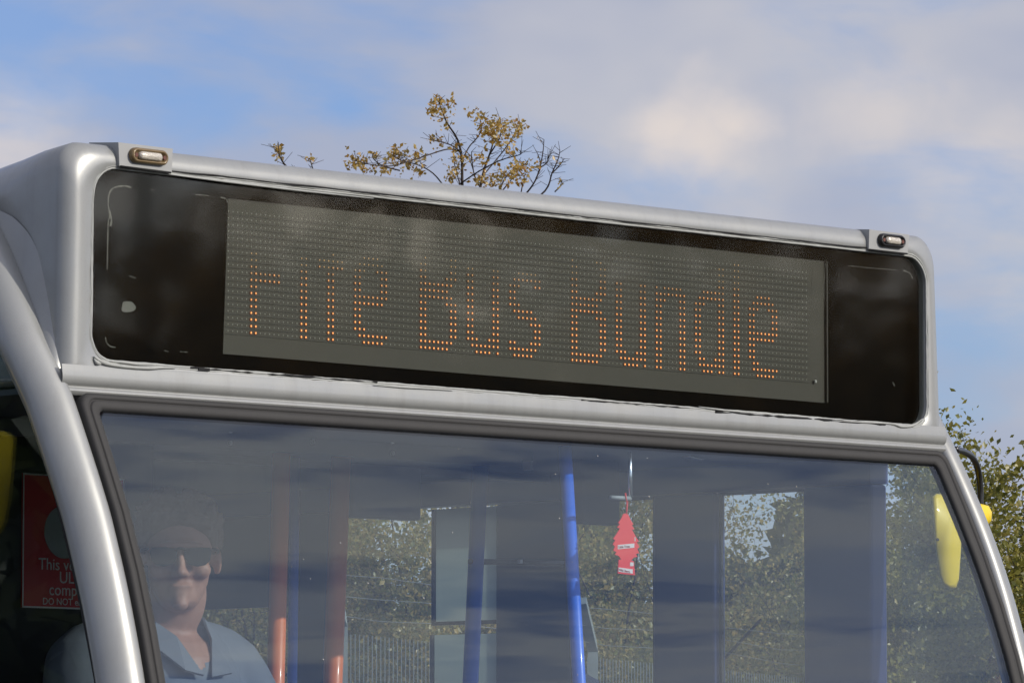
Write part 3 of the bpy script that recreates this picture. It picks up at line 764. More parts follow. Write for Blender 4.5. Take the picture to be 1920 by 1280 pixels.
# ---- passenger seats
SEATM = mat('seat_moquette', (.02, .03, .07), .9, 0, 0, .3, 40)
def seat(x, y, lab):
    s = empty('passenger_seat', (x, y, .36))
    tag(s, lab, 'seat', 'passenger seats inside the bus')
    box2('cushion', (x-.2, y-.42, .78), (x+.2, y+.02, .90), SEATM, s, .03)
    box2('backrest', (x-.2, y-.02, .86), (x+.2, y+.07, 1.90), SEATM, s, .035)
    box2('pedestal', (x-.15, y-.3, .36), (x+.15, y-.1, .78), BLACK, s)
    tube('grab_handle', smooth_path([(x-.15, y+.03, 1.88), (x-.14, y+.03, 1.95), (x-.05, y+.03, 1.99), (x+.05, y+.03, 1.99), (x+.14, y+.03, 1.95), (x+.15, y+.03, 1.88)], 4), .009, CHROME, s)
c = py_(1010, 1240, 1.35); seat(c.x, 1.35, 'dark blue bus seat with a pale grab handle behind the bright blue pole')

# ------------------------------------------------------------------ notice on the cab partition
YN = .8575
POSTR, CREAM = mat('notice_red', (.55, .012, .016), .45), mat('notice_cream', (.8, .78, .70), .5)
pA, pB = py_(40, 1138, YN), py_(232, 897, YN); pA.x = min(pA.x, py_(48, 897, YN).x)
no = box2('notice', (pA.x, YN-.002, pA.z), (pB.x, YN+.0015, pB.z), POSTR, None)
tag(no, 'dark red notice with cream lettering on the partition behind the cab side window', 'notice')
for a, b in (((pA.x, pA.z), (pA.x+.003, pB.z)), ((pA.x+.003, pA.z), (pB.x-.003, pA.z+.003)), ((pB.x-.003, pA.z), (pB.x, pB.z)), ((pA.x+.003, pB.z-.003), (pB.x-.003, pB.z))):
    box2('notice_border', (a[0], YN-.0026, a[1]), (b[0], YN-.0021, b[1]), CREAM, no)
cc = py_(121, 997, YN-.003); rr = .050
V = [(cc.x+rr*math.cos(2*math.pi*k/40), YN-.0030, cc.z+rr*math.sin(2*math.pi*k/40)) for k in range(40)]
extrude_poly('notice_roundel', V, (0, .0008, 0), mat('notice_roundel', (.36, .40, .36), .5), no)
def ytext(s, size, pxy, yv, m, parent, name='notice_lettering', wid=None, align='LEFT', tilt=0.0):
    c = py_(*pxy, yv)
    M = Matrix.Translation(c) @ Matrix.Rotation(tilt, 4, 'Y') @ Matrix.Rotation(math.pi/2, 4, 'X')
    return text_obj(name, s, size, M, m, parent, .0003, align)
xm = (pA.x+pB.x)/2
def ctext(s, size, y):
    c = py_(130, y, YN-.003); M = Matrix.Translation(Vector((xm, YN-.003, c.z))) @ Matrix.Rotation(math.pi/2, 4, 'X')
    return text_obj('notice_lettering', s, size, M, CREAM, no, .0003, 'CENTER')
ctext('This vehicle is', .0315, 1069); ctext('ULEZ', .0315, 1093); ctext('compliant', .0315, 1116); ctext('DO NOT enter into', .0185, 1134)

# ------------------------------------------------------------------ air freshener
FRED = mat('freshener_red', (.95, .045, .04), .6, emit=None); FWHITE = mat('freshener_label', (.85, .72, .68), .6); FINK = mat('freshener_ink', (.35, .06, .05), .6)
half = [(0, 962), (4, 963), (8, 972), (14, 981), (11, 983), (16, 990), (11, 991), (18, 1003), (24, 1012), (20, 1014), (25, 1022), (21, 1026), (24, 1034), (18, 1036), (21, 1041), (14, 1043), (9, 1049), (14, 1050), (16, 1076)]
outl = [(1174.5+a*.98+(b-1020)*.012, b+a*.10) for a, b in half] + [(1173.5-a*.98+(b-1020)*.012, b-a*.10) for a, b in reversed(half)]
fr = extrude_poly('air_freshener', [py_(x, y, YF-.004) for x, y in outl], (0, .0016, 0), FRED, None)
tag(fr, 'red tree shaped card air freshener hanging inside the windscreen', 'air freshener')
tube('hanging_string', [py_(1172, 924, YF-.002), py_(1175, 938, YF-.007), py_(1175, 950, YF-.004), py_(1174, 964, YF-.0035)], .0011, FRED, fr, 6)
tube('hanging_string', [py_(1173, 924, YF-.002), py_(1177, 940, YF+.007), py_(1176, 952, YF+.002), py_(1174.5, 964, YF-.0025)], .0011, FRED, fr, 6)
def flab(x0, y0, x1, y1, dy):
    return extrude_poly('freshener_label', [py_(*q, YF-.0046) for q in ((x0, y0), (x1, y0-dy), (x1, y1-dy), (x0, y1))], (0, .0004, 0), FWHITE, fr)
flab(1158.5, 1021, 1189.5, 1029, 3.0); flab(1160, 1063, 1186.5, 1071, -3.5); flab(1181.5, 1053.5, 1188, 1060.5, 0); flab(1190, 1006.5, 1191.5, 1014, 0)
ytext('Little Trees', .0066, (1160, 1027.2), YF-.0049, FINK, fr, 'freshener_lettering', tilt=-.085)
ytext('Wild Cherry', .0058, (1160.5, 1069.2), YF-.0049, FINK, fr, 'freshener_lettering', tilt=.10)

# ------------------------------------------------------------------ driver
SKIN = mat('skin', (.40, .20, .14), .55, 0, 0, .22, 55, .25, 300)
SHIRT = mat('shirt', (.165, .175, .205), .8, 0, 0, .06, 10, .25, 30)
HAIRM = mat('hair', (.17, .11, .07), .7, 0, 0, .4, 80, .8, 160)
LENSM = mat('sunglass_lens', (.006, .008, .010), .3, 0, 0, spec=.2)
PERS = empty('person', (-.41, .55, .36)); PERS_HEAD = Vector((-.382, .48, 2.066))
tag(PERS, 'bus driver in dark sunglasses and pale blue open collar shirt behind the wheel', 'person')
def remesh(name, bm, voxel, m, parent, smooth_it=4):
    me = bpy.data.meshes.new('tmp'); bm.to_mesh(me); bm.free()
    t = bpy.data.objects.new('tmp_remesh', me); COL.objects.link(t)
    md = t.modifiers.new('r', 'REMESH'); md.mode = 'VOXEL'; md.voxel_size = voxel
    ms = t.modifiers.new('s', 'SMOOTH'); ms.iterations = smooth_it; ms.factor = .5
    dg = bpy.context.evaluated_depsgraph_get(); out = bpy.data.meshes.new_from_object(t.evaluated_get(dg))
    bpy.data.objects.remove(t); out.name = name; out.materials.clear()
    return fin(name, out, m, parent, True)
def ell(bm, c, r, rot=None, seg=16):
    c = Vector(c); h_ = seg//2; rows = []
    def at_(u, v):
        q = Vector((r[0]*math.sin(v)*math.cos(u), r[1]*math.sin(v)*math.sin(u), r[2]*math.cos(v))); return c + (rot @ q if rot else q)
    top_, bot_ = bm.verts.new(at_(0, 0)), bm.verts.new(at_(0, math.pi))
    for j_ in range(1, h_): rows.append([bm.verts.new(at_(2*math.pi*k/seg, math.pi*j_/h_)) for k in range(seg)])
    for k in range(seg):
        l_ = (k+1) % seg; bm.faces.new((top_, rows[0][k], rows[0][l_])); bm.faces.new((bot_, rows[-1][l_], rows[-1][k]))
        for j_ in range(h_-2): bm.faces.new((rows[j_][k], rows[j_+1][k], rows[j_+1][l_], rows[j_][l_]))
def limb(bm, pts, rad, n_=14):
    V, Fc = tube_data(smooth_path(pts, 4), [float(v) for v in np.interp(np.linspace(0, 1, (len(pts)-1)*4+1), np.linspace(0, 1, len(rad)), rad)], n_)
    vs = [bm.verts.new(v) for v in V]
    for f in Fc: bm.faces.new([vs[i] for i in f])
HR = Matrix.Rotation(math.radians(-40), 3, 'Z')         # the head turns towards the camera; it faces -Y before that
HS = .93
def H(x, y, z): return PERS_HEAD + HR @ (Vector((x, y, z))*HS)
def hell(bm, c, r, rot=None): ell(bm, H(*c), [v*HS for v in r], HR @ rot if rot else HR)
bm = bmesh.new()
hell(bm, (0, .012, .030), (.073, .092, .086)); hell(bm, (0, -.018, -.030), (.062, .066, .070)); hell(bm, (0, -.036, -.080), (.043, .046, .032))
hell(bm, (0, -.083, -.098), (.018, .014, .014)); hell(bm, (0, -.084, .016), (.052, .012, .010))
for s in (-1, 1):
    hell(bm, (s*.040, -.066, -.030), (.022, .020, .020)); hell(bm, (s*.077, .012, -.010), (.008, .018, .030), Matrix.Rotation(s*.3, 3, 'Z'))
    hell(bm, (s*.034, -.024, -.064), (.016, .042, .022))
hell(bm, (0, -.094, -.018), (.010, .016, .028), Matrix.Rotation(-.40, 3, 'X')); hell(bm, (0, -.108, -.036), (.012, .014, .010))
for s in (-1, 1): hell(bm, (s*.013, -.096, -.040), (.008, .010, .007))
hell(bm, (0, -.080, -.062), (.026, .014, .006)); hell(bm, (0, -.078, -.076), (.022, .013, .007))
sh = Vector((-.375, .53, 1.945))                            # base of the neck
limb(bm, [H(0, .02, -.05), H(0, .020, -.09), sh+Vector((0, -.01, .0)), sh+Vector((0, 0, -.06))], [.052, .052, .058, .075])
ell(bm, sh+Vector((0, -.012, -.10)), (.13, .098, .09))
# body under the shirt, legs, arms and hands on the wheel: one surface
limb(bm, [sh+Vector((0, 0, -.02)), sh+Vector((0, .01, -.15)), sh+Vector((0, .05, -.45)), sh+Vector((0, .08, -.80))], [.07, .09, .11, .12])
for s in (-1, 1):
    shl = sh+Vector((s*.165, .02, -.09)); elb = sh+Vector((s*.25, -.12, -.36)); wr = Vector((-.41+s*.20, .12, 1.42))
    limb(bm, [sh+Vector((s*.08, .01, -.05)), shl, shl.lerp(elb, .5), elb, elb.lerp(wr, .5), wr], [.06, .052, .046, .040, .036, .027])
    limb(bm, [wr, wr+Vector((0, -.05, .01)), wr+Vector((0, -.085, .0))], [.028, .036, .03])
    for k in range(4):
        b0 = wr+Vector((s*.0+(-.028+.019*k), -.085, .008)); ln = (.068, .076, .072, .058)[k]
        limb(bm, [b0, b0+Vector((0, -ln*.45, -.002)), b0+Vector((0, -ln*.7, -.026)), b0+Vector((0, -ln*.45, -.046))], [.010, .009, .0085, .0075], 8)
    t0 = wr+Vector((-s*.028, -.03, 0)); limb(bm, [t0, t0+Vector((-s*.025, -.025, -.005)), t0+Vector((-s*.028, -.055, -.022))], [.013, .011, .009], 8)
    hip, kn, an = Vector((-.41+s*.10, .62, 1.14)), Vector((-.41+s*.15, .16, 1.06)), Vector((-.41+s*.14, .02, .62))
    limb(bm, [hip, hip.lerp(kn, .5), kn, kn.lerp(an, .5), an], [.095, .085, .062, .058, .042]); limb(bm, [an, an+Vector((0, -.1, -.06)), an+Vector((0, -.2, -.08))], [.045, .045, .03])
remesh('body', bm, .0055, SKIN, PERS, 3)
# shirt
bm = bmesh.new()
ell(bm, sh+Vector((0, .03, -.28)), (.21, .145, .30)); ell(bm, sh+Vector((0, .01, -.115)), (.18, .125, .11))
for s in (-1, 1):
    shl = sh+Vector((s*.175, .02, -.085)); elb = sh+Vector((s*.255, -.12, -.36))
    limb(bm, [sh+Vector((s*.05, .01, -.045)), shl, shl.lerp(elb, .5), shl.lerp(elb, .85)], [.062, .074, .066, .062])
ell(bm, sh+Vector((0, .07, -.66)), (.19, .16, .20))
st = remesh('shirt', bm, .009, SHIRT, PERS, 6)
# open collar: the shirt is cut in a V, with two collar wings folded back
bm = bmesh.new(); bm.from_mesh(st.data); zv = sh.z-.085
cutf = [f for f in bm.faces if (lambda c: c.y < sh.y-.02 and c.z > zv and abs(c.x-sh.x) < .006+(c.z-zv)*.62)(f.calc_center_median())]
bmesh.ops.delete(bm, geom=cutf, context='FACES'); bm.to_mesh(st.data); bm.free()
for s in (-1, 1):
    V = [sh+Vector((s*.066, .03, .030)), sh+Vector((s*.072, -.035, .010)), sh+Vector((s*.045, -.085, -.030)), sh+Vector((s*.012, -.122, -.100)), sh+Vector((s*.060, -.125, -.092)), sh+Vector((s*.095, -.075, -.045)), sh+Vector((s*.090, .03, -.008))]
    o = obj('collar', V, [(0, 1, 5, 6), (1, 2, 5), (2, 3, 4, 5)], SHIRT, PERS, False); sd = o.modifiers.new('t', 'SOLIDIFY'); sd.thickness = .005
tube('placket', smooth_path([sh+Vector((.004, -.095, -.085)), sh+Vector((.006, -.118, -.15)), sh+Vector((.004, -.128, -.26)), sh+Vector((0, -.125, -.4))], 5), .0035, SHIRT, PERS, 6)
# hair: a cap of short tufts
bm = bmesh.new()
hell(bm, (0, .018, .037), (.081, .099, .088))
cut = [v for v in bm.verts]
hair_rnd = random.Random(5)
for k in range(260):
    a, b = hair_rnd.uniform(0, 2*math.pi), hair_rnd.uniform(0, 1)
    zc_ = .015+.108*b; rr_ = math.sqrt(max(.02, 1-((zc_-.036)/.090)**2))
    if math.sin(a) < -.25 and zc_ < .070: continue
    if math.sin(a) < .1 and zc_ < .02: continue
    hell(bm, (.083*rr_*math.cos(a), .024+.097*rr_*math.sin(a), zc_), (.007, .008, .016+.010*hair_rnd.random()), Matrix.Rotation(hair_rnd.uniform(-.9, .9), 3, 'X') @ Matrix.Rotation(hair_rnd.uniform(-.9, .9), 3, 'Y'))
for k in range(12): hell(bm, (-.055+.010*k+hair_rnd.uniform(-.004, .004), -.062-.012*math.sin(math.pi*k/11), .064+hair_rnd.uniform(-.012, .012)), (.009, .012, .018))
geom = [f for f in bm.faces]
bmesh.ops.bisect_plane(bm, geom=bm.verts[:]+bm.edges[:]+bm.faces[:], plane_co=H(0, -.058, .044), plane_no=HR @ Vector((0, -1.0, -1.25)), clear_outer=True)
bmesh.ops.bisect_plane(bm, geom=bm.verts[:]+bm.edges[:]+bm.faces[:], plane_co=H(0, 0, -.015), plane_no=HR @ Vector((0, -.4, -1)), clear_outer=True)
bmesh.ops.holes_fill(bm, edges=bm.edges[:])
remesh('hair', bm, .0045, HAIRM, PERS, 1)
# sunglasses
for s in (-1, 1):
    prof = [(.006, .013), (.030, .017), (.057, .016), (.061, .009), (.057, -.009), (.048, -.018), (.033, -.021), (.016, -.017), (.008, -.005)]
    V = [H(s*a, -.098+.16*a*a*10*.35, b-.004) for a, b in prof]; V2 = [H(s*a, -.101+.16*a*a*10*.35, b-.004) for a, b in prof]
    k_ = len(V); o = obj('sunglass_lens', V+V2, [tuple(range(k_)), tuple(range(2*k_-1, k_-1, -1))]+[(i, (i+1) % k_, k_+(i+1) % k_, k_+i) for i in range(k_)], LENSM, PERS)
    tube('sunglass_temple', [H(s*.063, -.080, .010), H(s*.074, -.050, .010), H(s*.079, .01, .006)], .0028, LENSM, PERS, 6)
tube('sunglass_bridge', [H(-.012, -.101, .008), H(0, -.106, .010), H(.012, -.101, .008)], .003, LENSM, PERS, 6)

# ------------------------------------------------------------------ trees
BARK = mat('bark', (.075, .055, .04), .9, 0, 0, .4, 6)
TWIG = mat('twig', (.05, .036, .03), .8)
GOLD = leaf_mat('gold_leaf', [(.34, .17, .03), (.50, .30, .06), (.58, .38, .10), (.40, .30, .08), (.62, .45, .16)], .4)
GREEN = leaf_mat('green_leaf', [(.12, .13, .025), (.24, .23, .04), (.34, .30, .055), (.18, .20, .045), (.44, .35, .09)], .45)
MIXED = leaf_mat('mixed_leaf', [(.16, .18, .04), (.28, .25, .06), (.50, .35, .09), (.20, .22, .06), (.60, .45, .15)], .45)
DARKG = leaf_mat('dark_leaf', [(.02, .03, .01), (.04, .055, .015), (.06, .07, .02)], .25)
def leaves_mesh(name, pts, size, m, parent, rng, spread=.03, per=1):
    P = np.repeat(np.array(pts, float), per, axis=0); k = len(P)
    P += rng.normal(0, spread, P.shape)
    d = rng.normal(0, 1, (k, 3)); d /= np.linalg.norm(d, axis=1)[:, None]
    e = np.cross(d, rng.normal(0, 1, (k, 3))); e /= np.linalg.norm(e, axis=1)[:, None]
    nn = np.cross(d, e)
    s = size*rng.uniform(.5, 1.6, (k, 1))
    a = P; b = P + d*s*.5 + e*s*.33 + nn*s*.10; c = P + d*s; f = P + d*s*.5 - e*s*.33 + nn*s*.10
    V = np.stack([a, b, c, f], 1).reshape(-1, 3).astype(np.float32)
    me = bpy.data.meshes.new(name); me.vertices.add(4*k); me.vertices.foreach_set('co', V.ravel())
    me.loops.add(6*k); base = np.arange(k)[:, None]*4
    me.loops.foreach_set('vertex_index', (base+np.array([0, 1, 2, 0, 2, 3])).ravel().astype(np.int32))
    me.polygons.add(2*k); me.polygons.foreach_set('loop_start', np.arange(0, 6*k, 3, dtype=np.int32)); me.update(calc_edges=True); me.validate()
    return fin(name, me, m, parent)
class Wood:
    def __init__(s): s.V, s.F = [], []
    def add(s, pts, rad, n_=5):
        V, Fc = tube_data(pts, rad, n_, False); b = len(s.V); s.V += V; s.F += [tuple(i+b for i in f) for f in Fc]
    def build(s, name, m, parent): return obj(name, s.V, s.F, m, parent, True)
def grow(wood, tips, p, d, ln, r, depth, rng, wild=.45, up=.10):
    k = 4; pts = [p]; q = p; dd = d
    for i in range(k):
        dd = (dd + Vector(rng.normal(0, wild*.33, 3)) + Vector((0, 0, up*.4))).normalized(); q = q + dd*(ln/k); pts.append(q)
    wood.add(pts, [r*(1-.5*i/k) for i in range(k+1)], 5 if r > .006 else 3)
    if depth <= 1:
        for i in range(1, k+1):
            tips.append(tuple(pts[i])); tips.append(tuple(pts[i].lerp(pts[i-1], .5)))
    if depth == 0: return
    nb = 3 if depth > 1 else 4
    for j in range(nb):
        t = rng.integers(1, k+1); ax = Vector(rng.normal(0, 1, 3)).normalized()
        nd = (dd*.75 + ax*.85).normalized()
        grow(wood, tips, pts[t], nd, ln*rng.uniform(.5, .78), r*.5*rng.uniform(.8, 1.1), depth-1, rng, wild, up)
def tree(name, label, base, height, spread_, stems, leafm, leafsize, per, seed, depth=4, leafspread=.048, group='trees behind the bus'):
    rng = np.random.default_rng(seed); root = empty(name, base); tag(root, label, 'tree', group)
    wood, tips = Wood(), []
    for s in range(stems):
        a = 2*math.pi*(s+rng.uniform(0, .7))/stems
        lean = rng.uniform(.12, .6)*spread_
        p = Vector(base)+Vector((rng.normal(0, .10), rng.normal(0, .10), -.05)); d = Vector((math.cos(a)*lean, math.sin(a)*lean, 1)).normalized()
        grow(wood, tips, p, d, height*.50*rng.uniform(.85, 1.15), .035*height/4*rng.uniform(.7, 1.2), depth, rng)
    k = height/max(t[2] for t in tips); B0 = Vector(base)
    wood.V = [B0+(v-B0)*k for v in wood.V]; tips = np.array(base)+(np.array(tips)-np.array(base))*k
    wood.build('trunk', BARK, root)
    leaves_mesh('crown', tips, leafsize, leafm, root, rng, leafspread, per)
    return root, len(tips)
def ground_at(px, dist):
    q = far(px, 1500, dist); return (q.x, q.y, 0)
TREES = [
    ('hawthorn_tree', 'green leafed hawthorn to the right of the bus, its top against the sky', 1960, 23, 3.62, 1.25, 10, GREEN, .023, 34, 11),
    ('hawthorn_tree', 'green hawthorn seen through the windscreen beside the yellow mirror', 1730, 25, 3.25, 1.1, 8, GREEN, .022, 18, 12),
    ('maple_tree', 'green and gold tree filling the pane left of the wide blue door post', 1450, 25, 3.6, 1.1, 8, MIXED, .022, 20, 13),
    ('thorn_tree', 'sparse twiggy tree behind the red air freshener', 1150, 26, 3.6, 1.1, 9, MIXED, .018, 10, 14),
    ('thorn_tree', 'gold flecked tree seen between the orange pole and the pale screen panels', 730, 26, 3.5, 1.1, 8, MIXED, .022, 18, 15),
    ('hawthorn_tree', 'tree glimpsed through the slits beside the first orange pole', 540, 27, 3.5, 1.0, 5, GREEN, .026, 8, 16),
]
for nm, lab, px, dist, h, sp, stems, lm, ls, per, seed in TREES:
    r_, k_ = tree(nm, lab, ground_at(px, dist), h, sp, stems, lm, ls, per, seed)
    print('TREE', px, k_)

# the golden tree whose topmost branches rise above the roof: its limbs follow the ones in view
GD = 27.0
gt = empty('golden_tree', ground_at(850, GD)); tag(gt, 'thin golden leafed tree whose top shows above the bus roof', 'tree', 'trees behind the bus')
grng = np.random.default_rng(21); wood = Wood(); tips = []; gbase = Vector(ground_at(850, GD))
def G(x, y, dz=0.0): return far(x, y, GD+dz)
fork = G(862, 620)
wood.add(smooth_path([gbase, gbase.lerp(fork, .5)+Vector((.06, 0, 0)), fork], 4), [float(v) for v in np.linspace(.09, .05, 9)], 8)
limbs = [
    [(862, 620, 0), (872, 480, .1), (867, 355, .2), (866, 300, .2), (858, 262, .2), (838, 230, .1), (828, 205, .1), (822, 190, .1)],
    [(867, 300, .2), (880, 275, .3), (895, 258, .4), (903, 240, .4), (897, 212, .4)],
    [(866, 285, .2), (845, 272, .0), (825, 266, -.1), (808, 263, -.2)],
    [(866, 285, .2), (840, 280, .1), (805, 290, -.1), (770, 302, -.2), (730, 312, -.3), (692, 308, -.4), (660, 300, -.4)],
    [(835, 352, .3), (812, 325, .2), (785, 310, .0), (750, 300, -.1), (735, 290, -.1)],
    [(750, 320, -.2), (720, 312, -.2), (702, 300, -.2), (698, 290, -.2)],
    [(862, 620, 0), (890, 420, .4), (905, 330, .5), (918, 290, .5), (925, 262, .5), (918, 235, .5)],
    [(905, 330, .5), (930, 300, .6), (950, 275, .6), (965, 250, .6), (975, 232, .6)],
    [(918, 290, .5), (935, 262, .4), (940, 240, .4), (937, 222, .4)],
    [(862, 345, .2), (900, 320, .1), (940, 300, 0), (975, 290, -.1), (975, 283, -.1)],
    [(880, 470, .5), (930, 370, .7), (950, 330, .8), (975, 312, .8), (990, 308, .8)],
    [(880, 470, .5), (870, 380, .6), (858, 330, .7), (850, 300, .7)],
    [(880, 470, .5), (970, 380, .9), (1000, 345, .9), (1012, 315, .9), (1018, 285, .9), (1020, 262, .9)],
    [(1005, 335, .9), (1014, 312, .9), (1009, 290, .9)], [(1012, 315, .9), (1026, 305, .9), (1028, 292, .9)],
    [(970, 400, 1.0), (1022, 358, 1.0), (1035, 325, 1.0), (1046, 300, 1.0), (1050, 283, 1.0)], [(1035, 325, 1.0), (1048, 312, 1.0), (1058, 298, 1.0)], [(1040, 360, 1.0), (1052, 348, 1.0), (1054, 338, 1.0)],
    [(862, 620, 0), (700, 430, -.6), (560, 330, -.9), (528, 300, -1), (522, 272, -1)], [(600, 360, -.8), (586, 315, -.9), (581, 298, -.9)],
    [(940, 360, .7), (960, 335, .7), (965, 318, .7)], [(975, 375, .8), (980, 345, .8), (985, 325, .8)], [(905, 360, .3), (890, 330, .3), (885, 300, .3), (884, 285, .3)]]
for lb in limbs:
    pts = smooth_path([G(x, y, dz) for x, y, dz in lb], 4); m_ = len(pts)
    r0 = .010 if lb[0][1] > 500 else .006 if lb[0][1] > 390 else .0040
    wood.add(pts, [float(v) for v in np.linspace(r0, .0020, m_)], 5)
    for p in pts[m_//3:]:
        for j in range(2):
            if grng.random() < .7:
                d = Vector(grng.normal(0, 1, 3)); d.z = abs(d.z)*.8; d.normalize(); q = p+d*grng.uniform(.03, .09); wood.add([p, q], [.0017, .0011], 3)
CL = [(815, 190, 14, 22), (830, 200, 10, 14), (848, 190, 10, 10), (825, 217, 16, 16), (835, 232, 8, 8), (810, 205, 8, 10), (808, 263, 6, 8), (822, 268, 8, 6), (895, 210, 10, 12), (905, 225, 12, 14), (880, 212, 8, 6), (920, 240, 22, 34), (935, 232, 14, 20), (925, 258, 18, 26), (945, 250, 14, 16), (965, 232, 8, 12), (975, 238, 8, 12), (968, 252, 8, 8), (955, 265, 14, 12), (955, 285, 14, 10), (660, 300, 16, 22), (680, 306, 14, 18), (700, 293, 8, 10), (735, 286, 10, 16), (752, 293, 16, 26), (785, 282, 9, 8), (780, 300, 18, 16), (730, 315, 22, 20), (700, 315, 14, 12), (775, 318, 22, 18), (855, 280, 8, 8), (860, 300, 16, 20), (850, 320, 14, 12), (900, 335, 20, 22), (880, 300, 12, 8), (905, 290, 12, 8), (935, 330, 14, 16), (970, 315, 14, 24), (985, 310, 8, 10), (965, 330, 18, 18), (985, 335, 10, 10), (1010, 315, 12, 6), (1018, 265, 5, 2), (1045, 300, 8, 3), (1052, 345, 6, 4), (522, 280, 5, 12), (525, 293, 4, 8), (582, 300, 6, 8), (845, 335, 16, 10), (920, 345, 16, 12), (940, 345, 14, 12)]
for x, y, rad, k_ in CL:
    for j in range(int(k_*.95)):
        a, b = grng.normal(0, rad*.5, 2); tips.append(tuple(G(x+a, y+b, grng.normal(0, .12)+.2)))
wood.build('trunk', TWIG, gt); leaves_mesh('crown', tips, .020, GOLD, gt, grng, .010, 3)

# dark trees out on the driver's side, mirrored in the hood flank and the cab window
for i, (x, y) in enumerate(((-14, 11), (-17, 15), (-19, 19.5), (-13, 6.5), (-22, 24))):
    rng = np.random.default_rng(50+i); root = empty('evergreen_tree', (x, y, 0))
    tag(root, ('tall dark evergreen mirrored in the cab side window', 'broad dark evergreen second along the driver side', 'dark evergreen at the far end of the driver side row', 'dark evergreen nearest the yard on the driver side', 'farthest dark evergreen off the driver side')[i], 'tree', 'evergreens beside the yard')
    wood = Wood(); wood.add([Vector((x, y, -.05)), Vector((x, y, 2.2)), Vector((x, y, 4.0))], [.18, .13, .03], 8); wood.build('trunk', BARK, root)
    k_ = 13000; zz = rng.uniform(.15, 4.4, k_); rr_ = (2.9*(1-((zz-1.8)/3.2)**2)).clip(.2)*np.sqrt(rng.uniform(.25, 1, k_)); aa = rng.uniform(0, 2*math.pi, k_)
    leaves_mesh('crown', np.stack([x+rr_*np.cos(aa), y+rr_*np.sin(aa), zz], 1), .30, DARKG, root, rng, .05, 1)

# overgrown hedge bank beyond the trees
hrng = np.random.default_rng(31); h0, h1 = Vector(ground_at(380, 31)), Vector(ground_at(2150, 30)); hk = 80000
tt = hrng.uniform(0, 1, hk); top_ = 3.0+.30*np.sin(tt*21)+.2*np.sin(tt*47+1)
zz = top_*np.sqrt(hrng.uniform(0, 1, hk)); wd_ = .9*np.sqrt(np.clip(1-(zz/(top_+.05))**2, 0, 1))*hrng.uniform(-1, 1, hk)
hd = (h1-h0).normalized(); hn = Vector((-hd.y, hd.x, 0))
HP = np.array(h0)[None]+np.array(h1-h0)[None]*tt[:, None]+np.array(hn)[None]*wd_[:, None]; HP[:, 2] = zz
HED = empty('hedge', h0); tag(HED, 'long olive hedge beyond the mesh fence and trees', 'hedge')
leaves_mesh('foliage', HP, .085, leaf_mat('hedge_leaf', [(.16, .16, .05), (.26, .24, .08), (.36, .30, .10)], .4), HED, hrng, .05, 1)
hw = Wood()
for k in range(26):
    b_ = h0.lerp(h1, (k+.5)/26); hw.add([b_+Vector((0, 0, -.05)), b_+Vector((.05, .02, 1.1)), b_+Vector((-.04, .06, 2.3))], [.035, .025, .008], 5)
hw.build('stems', BARK, HED)

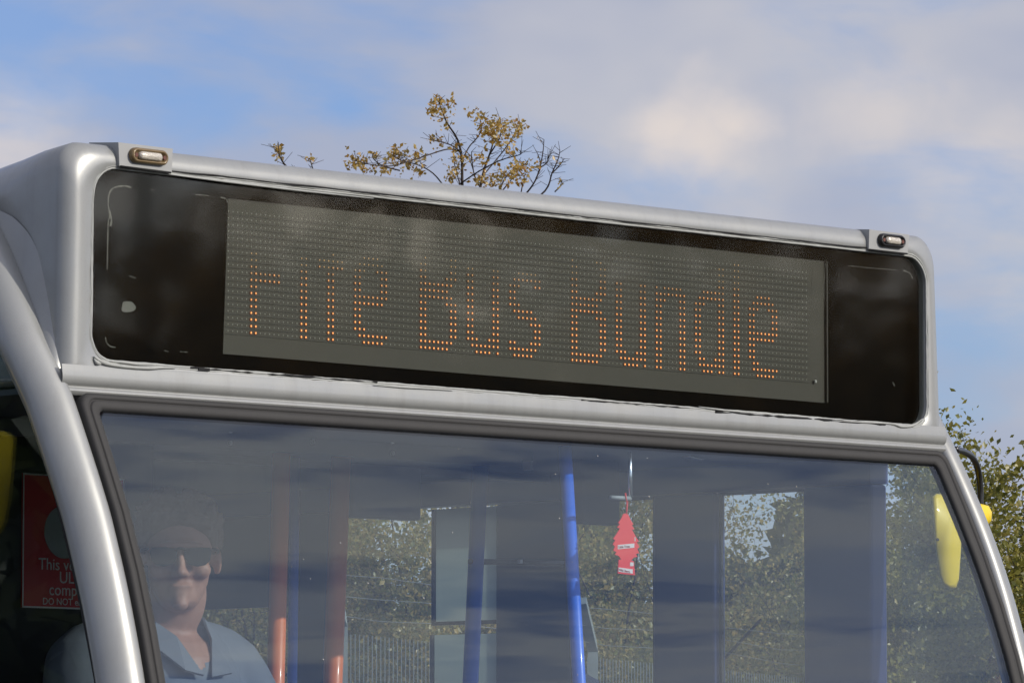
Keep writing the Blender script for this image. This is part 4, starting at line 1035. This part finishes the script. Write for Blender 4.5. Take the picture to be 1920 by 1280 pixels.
# unseen trees added behind the camera, shaped for the sign glass reflection
BROWNL = leaf_mat('brown_leaf', [(.16, .10, .04), (.36, .23, .09), (.20, .13, .05)], .5)
for i, (az, dist, top, wd) in enumerate(((37, 34, 9.6, 2.9), (41, 33, 9.0, 2.6), (44.5, 35, 9.9, 2.9), (48, 33, 9.2, 2.6), (51.5, 36, 9.6, 3.0), (56, 35, 10.2, 2.9))):
    rng = np.random.default_rng(80+i); a = math.radians(az); x, y = math.sin(a)*dist, -math.cos(a)*dist; root = empty('added_oak', (x, y, 0))
    tag(root, ('leftmost', 'second', 'third', 'fourth', 'fifth', 'rightmost')[i]+' brown leafed oak of an unseen row added to be mirrored in the sign glass', 'tree', 'oaks added out of view')
    wood = Wood(); wood.add([Vector((x, y, -.05)), Vector((x, y, top*.4)), Vector((x, y, top*.85))], [.2, .15, .04], 8); wood.build('trunk', BARK, root)
    k_ = 12000; hi = 4.75+.5*math.sin(i*2.3); zz = np.where(rng.uniform(0, 1, k_) < .94, rng.uniform(.6, hi, k_), hi+(top-2.9-hi)*rng.uniform(0, 1, k_)**1.2); rr_ = (wd*(1-((zz-3.4)/6.0)**2)).clip(.3)*np.sqrt(rng.uniform(.1, 1, k_)); aa = rng.uniform(0, 2*math.pi, k_)
    leaves_mesh('crown', np.stack([x+rr_*np.cos(aa), y+rr_*np.sin(aa), zz], 1), .22, BROWNL, root, rng, .15, 1)

# ------------------------------------------------------------------ security fence behind the bus
WIRE = mat('fence_wire', (.20, .21, .20), .6, .2)
GALV = mat('galvanised', (.32, .35, .335), .5, .3, 0, .15, 8)
fa, fb = Vector(ground_at(560, 16.5)), Vector(ground_at(1990, 29))
FE = empty('security_fence', fa); tag(FE, 'grey steel mesh fence with cranked posts and strand wire behind the bus', 'fence')
fd = (fb-fa); flen = fd.length; fd.normalize(); fn = Vector((-fd.y, fd.x, 0)); fn = -fn if fn.dot(FW) > 0 else fn
ztop = 2.14
for px in (640, 1112, 1762):
    t = None
    r = pix(px, 1500); r.z = 0
    # intersect the sight line with the fence line, in plan
    den = fd.x*(-r.y)+fd.y*r.x; rel = CAM-fa
    t = (rel.x*(-r.y)+rel.y*r.x)/den
    b0 = fa+fd*t
    V, Fc = tube_data([b0+Vector((0, 0, -.05)), b0+Vector((0, 0, 1.2)), b0+Vector((0, 0, ztop+.02)), b0+Vector((0, 0, ztop+.05))-fd*.02, b0+Vector((0, 0, ztop+.20))-fd*.16], .026, 4)
    obj('post', V, Fc, GALV, FE)
for i, zz in enumerate((ztop+.06, ztop+.12, ztop+.18)):
    pts = [fa+fd*(flen*k/14)+Vector((0, 0, zz-.012*math.sin(k*1.9+i)))-fd*.1 for k in range(15)]
    V, Fc = tube_data(pts, .0012, 4); obj('strand_wire', V, Fc, WIRE, FE)
V, Fc = [], []
nb = int(flen/.045)
for k in range(nb):
    b0 = fa+fd*(flen*(k+.5)/nb); v, f = tube_data([b0, b0+Vector((0, 0, ztop))], .0021, 4, False); o_ = len(V); V += v; Fc += [tuple(i+o_ for i in q) for q in f]
for zz in np.arange(.15, ztop+.01, .2):
    v, f = tube_data([fa+Vector((0, 0, zz))+fn*.006, fb+Vector((0, 0, zz))+fn*.006], .0022, 4, False); o_ = len(V); V += v; Fc += [tuple(i+o_ for i in q) for q in f]
mo_ = obj('mesh_bars', V, Fc, GALV, FE); mo_['kind'] = 'stuff'
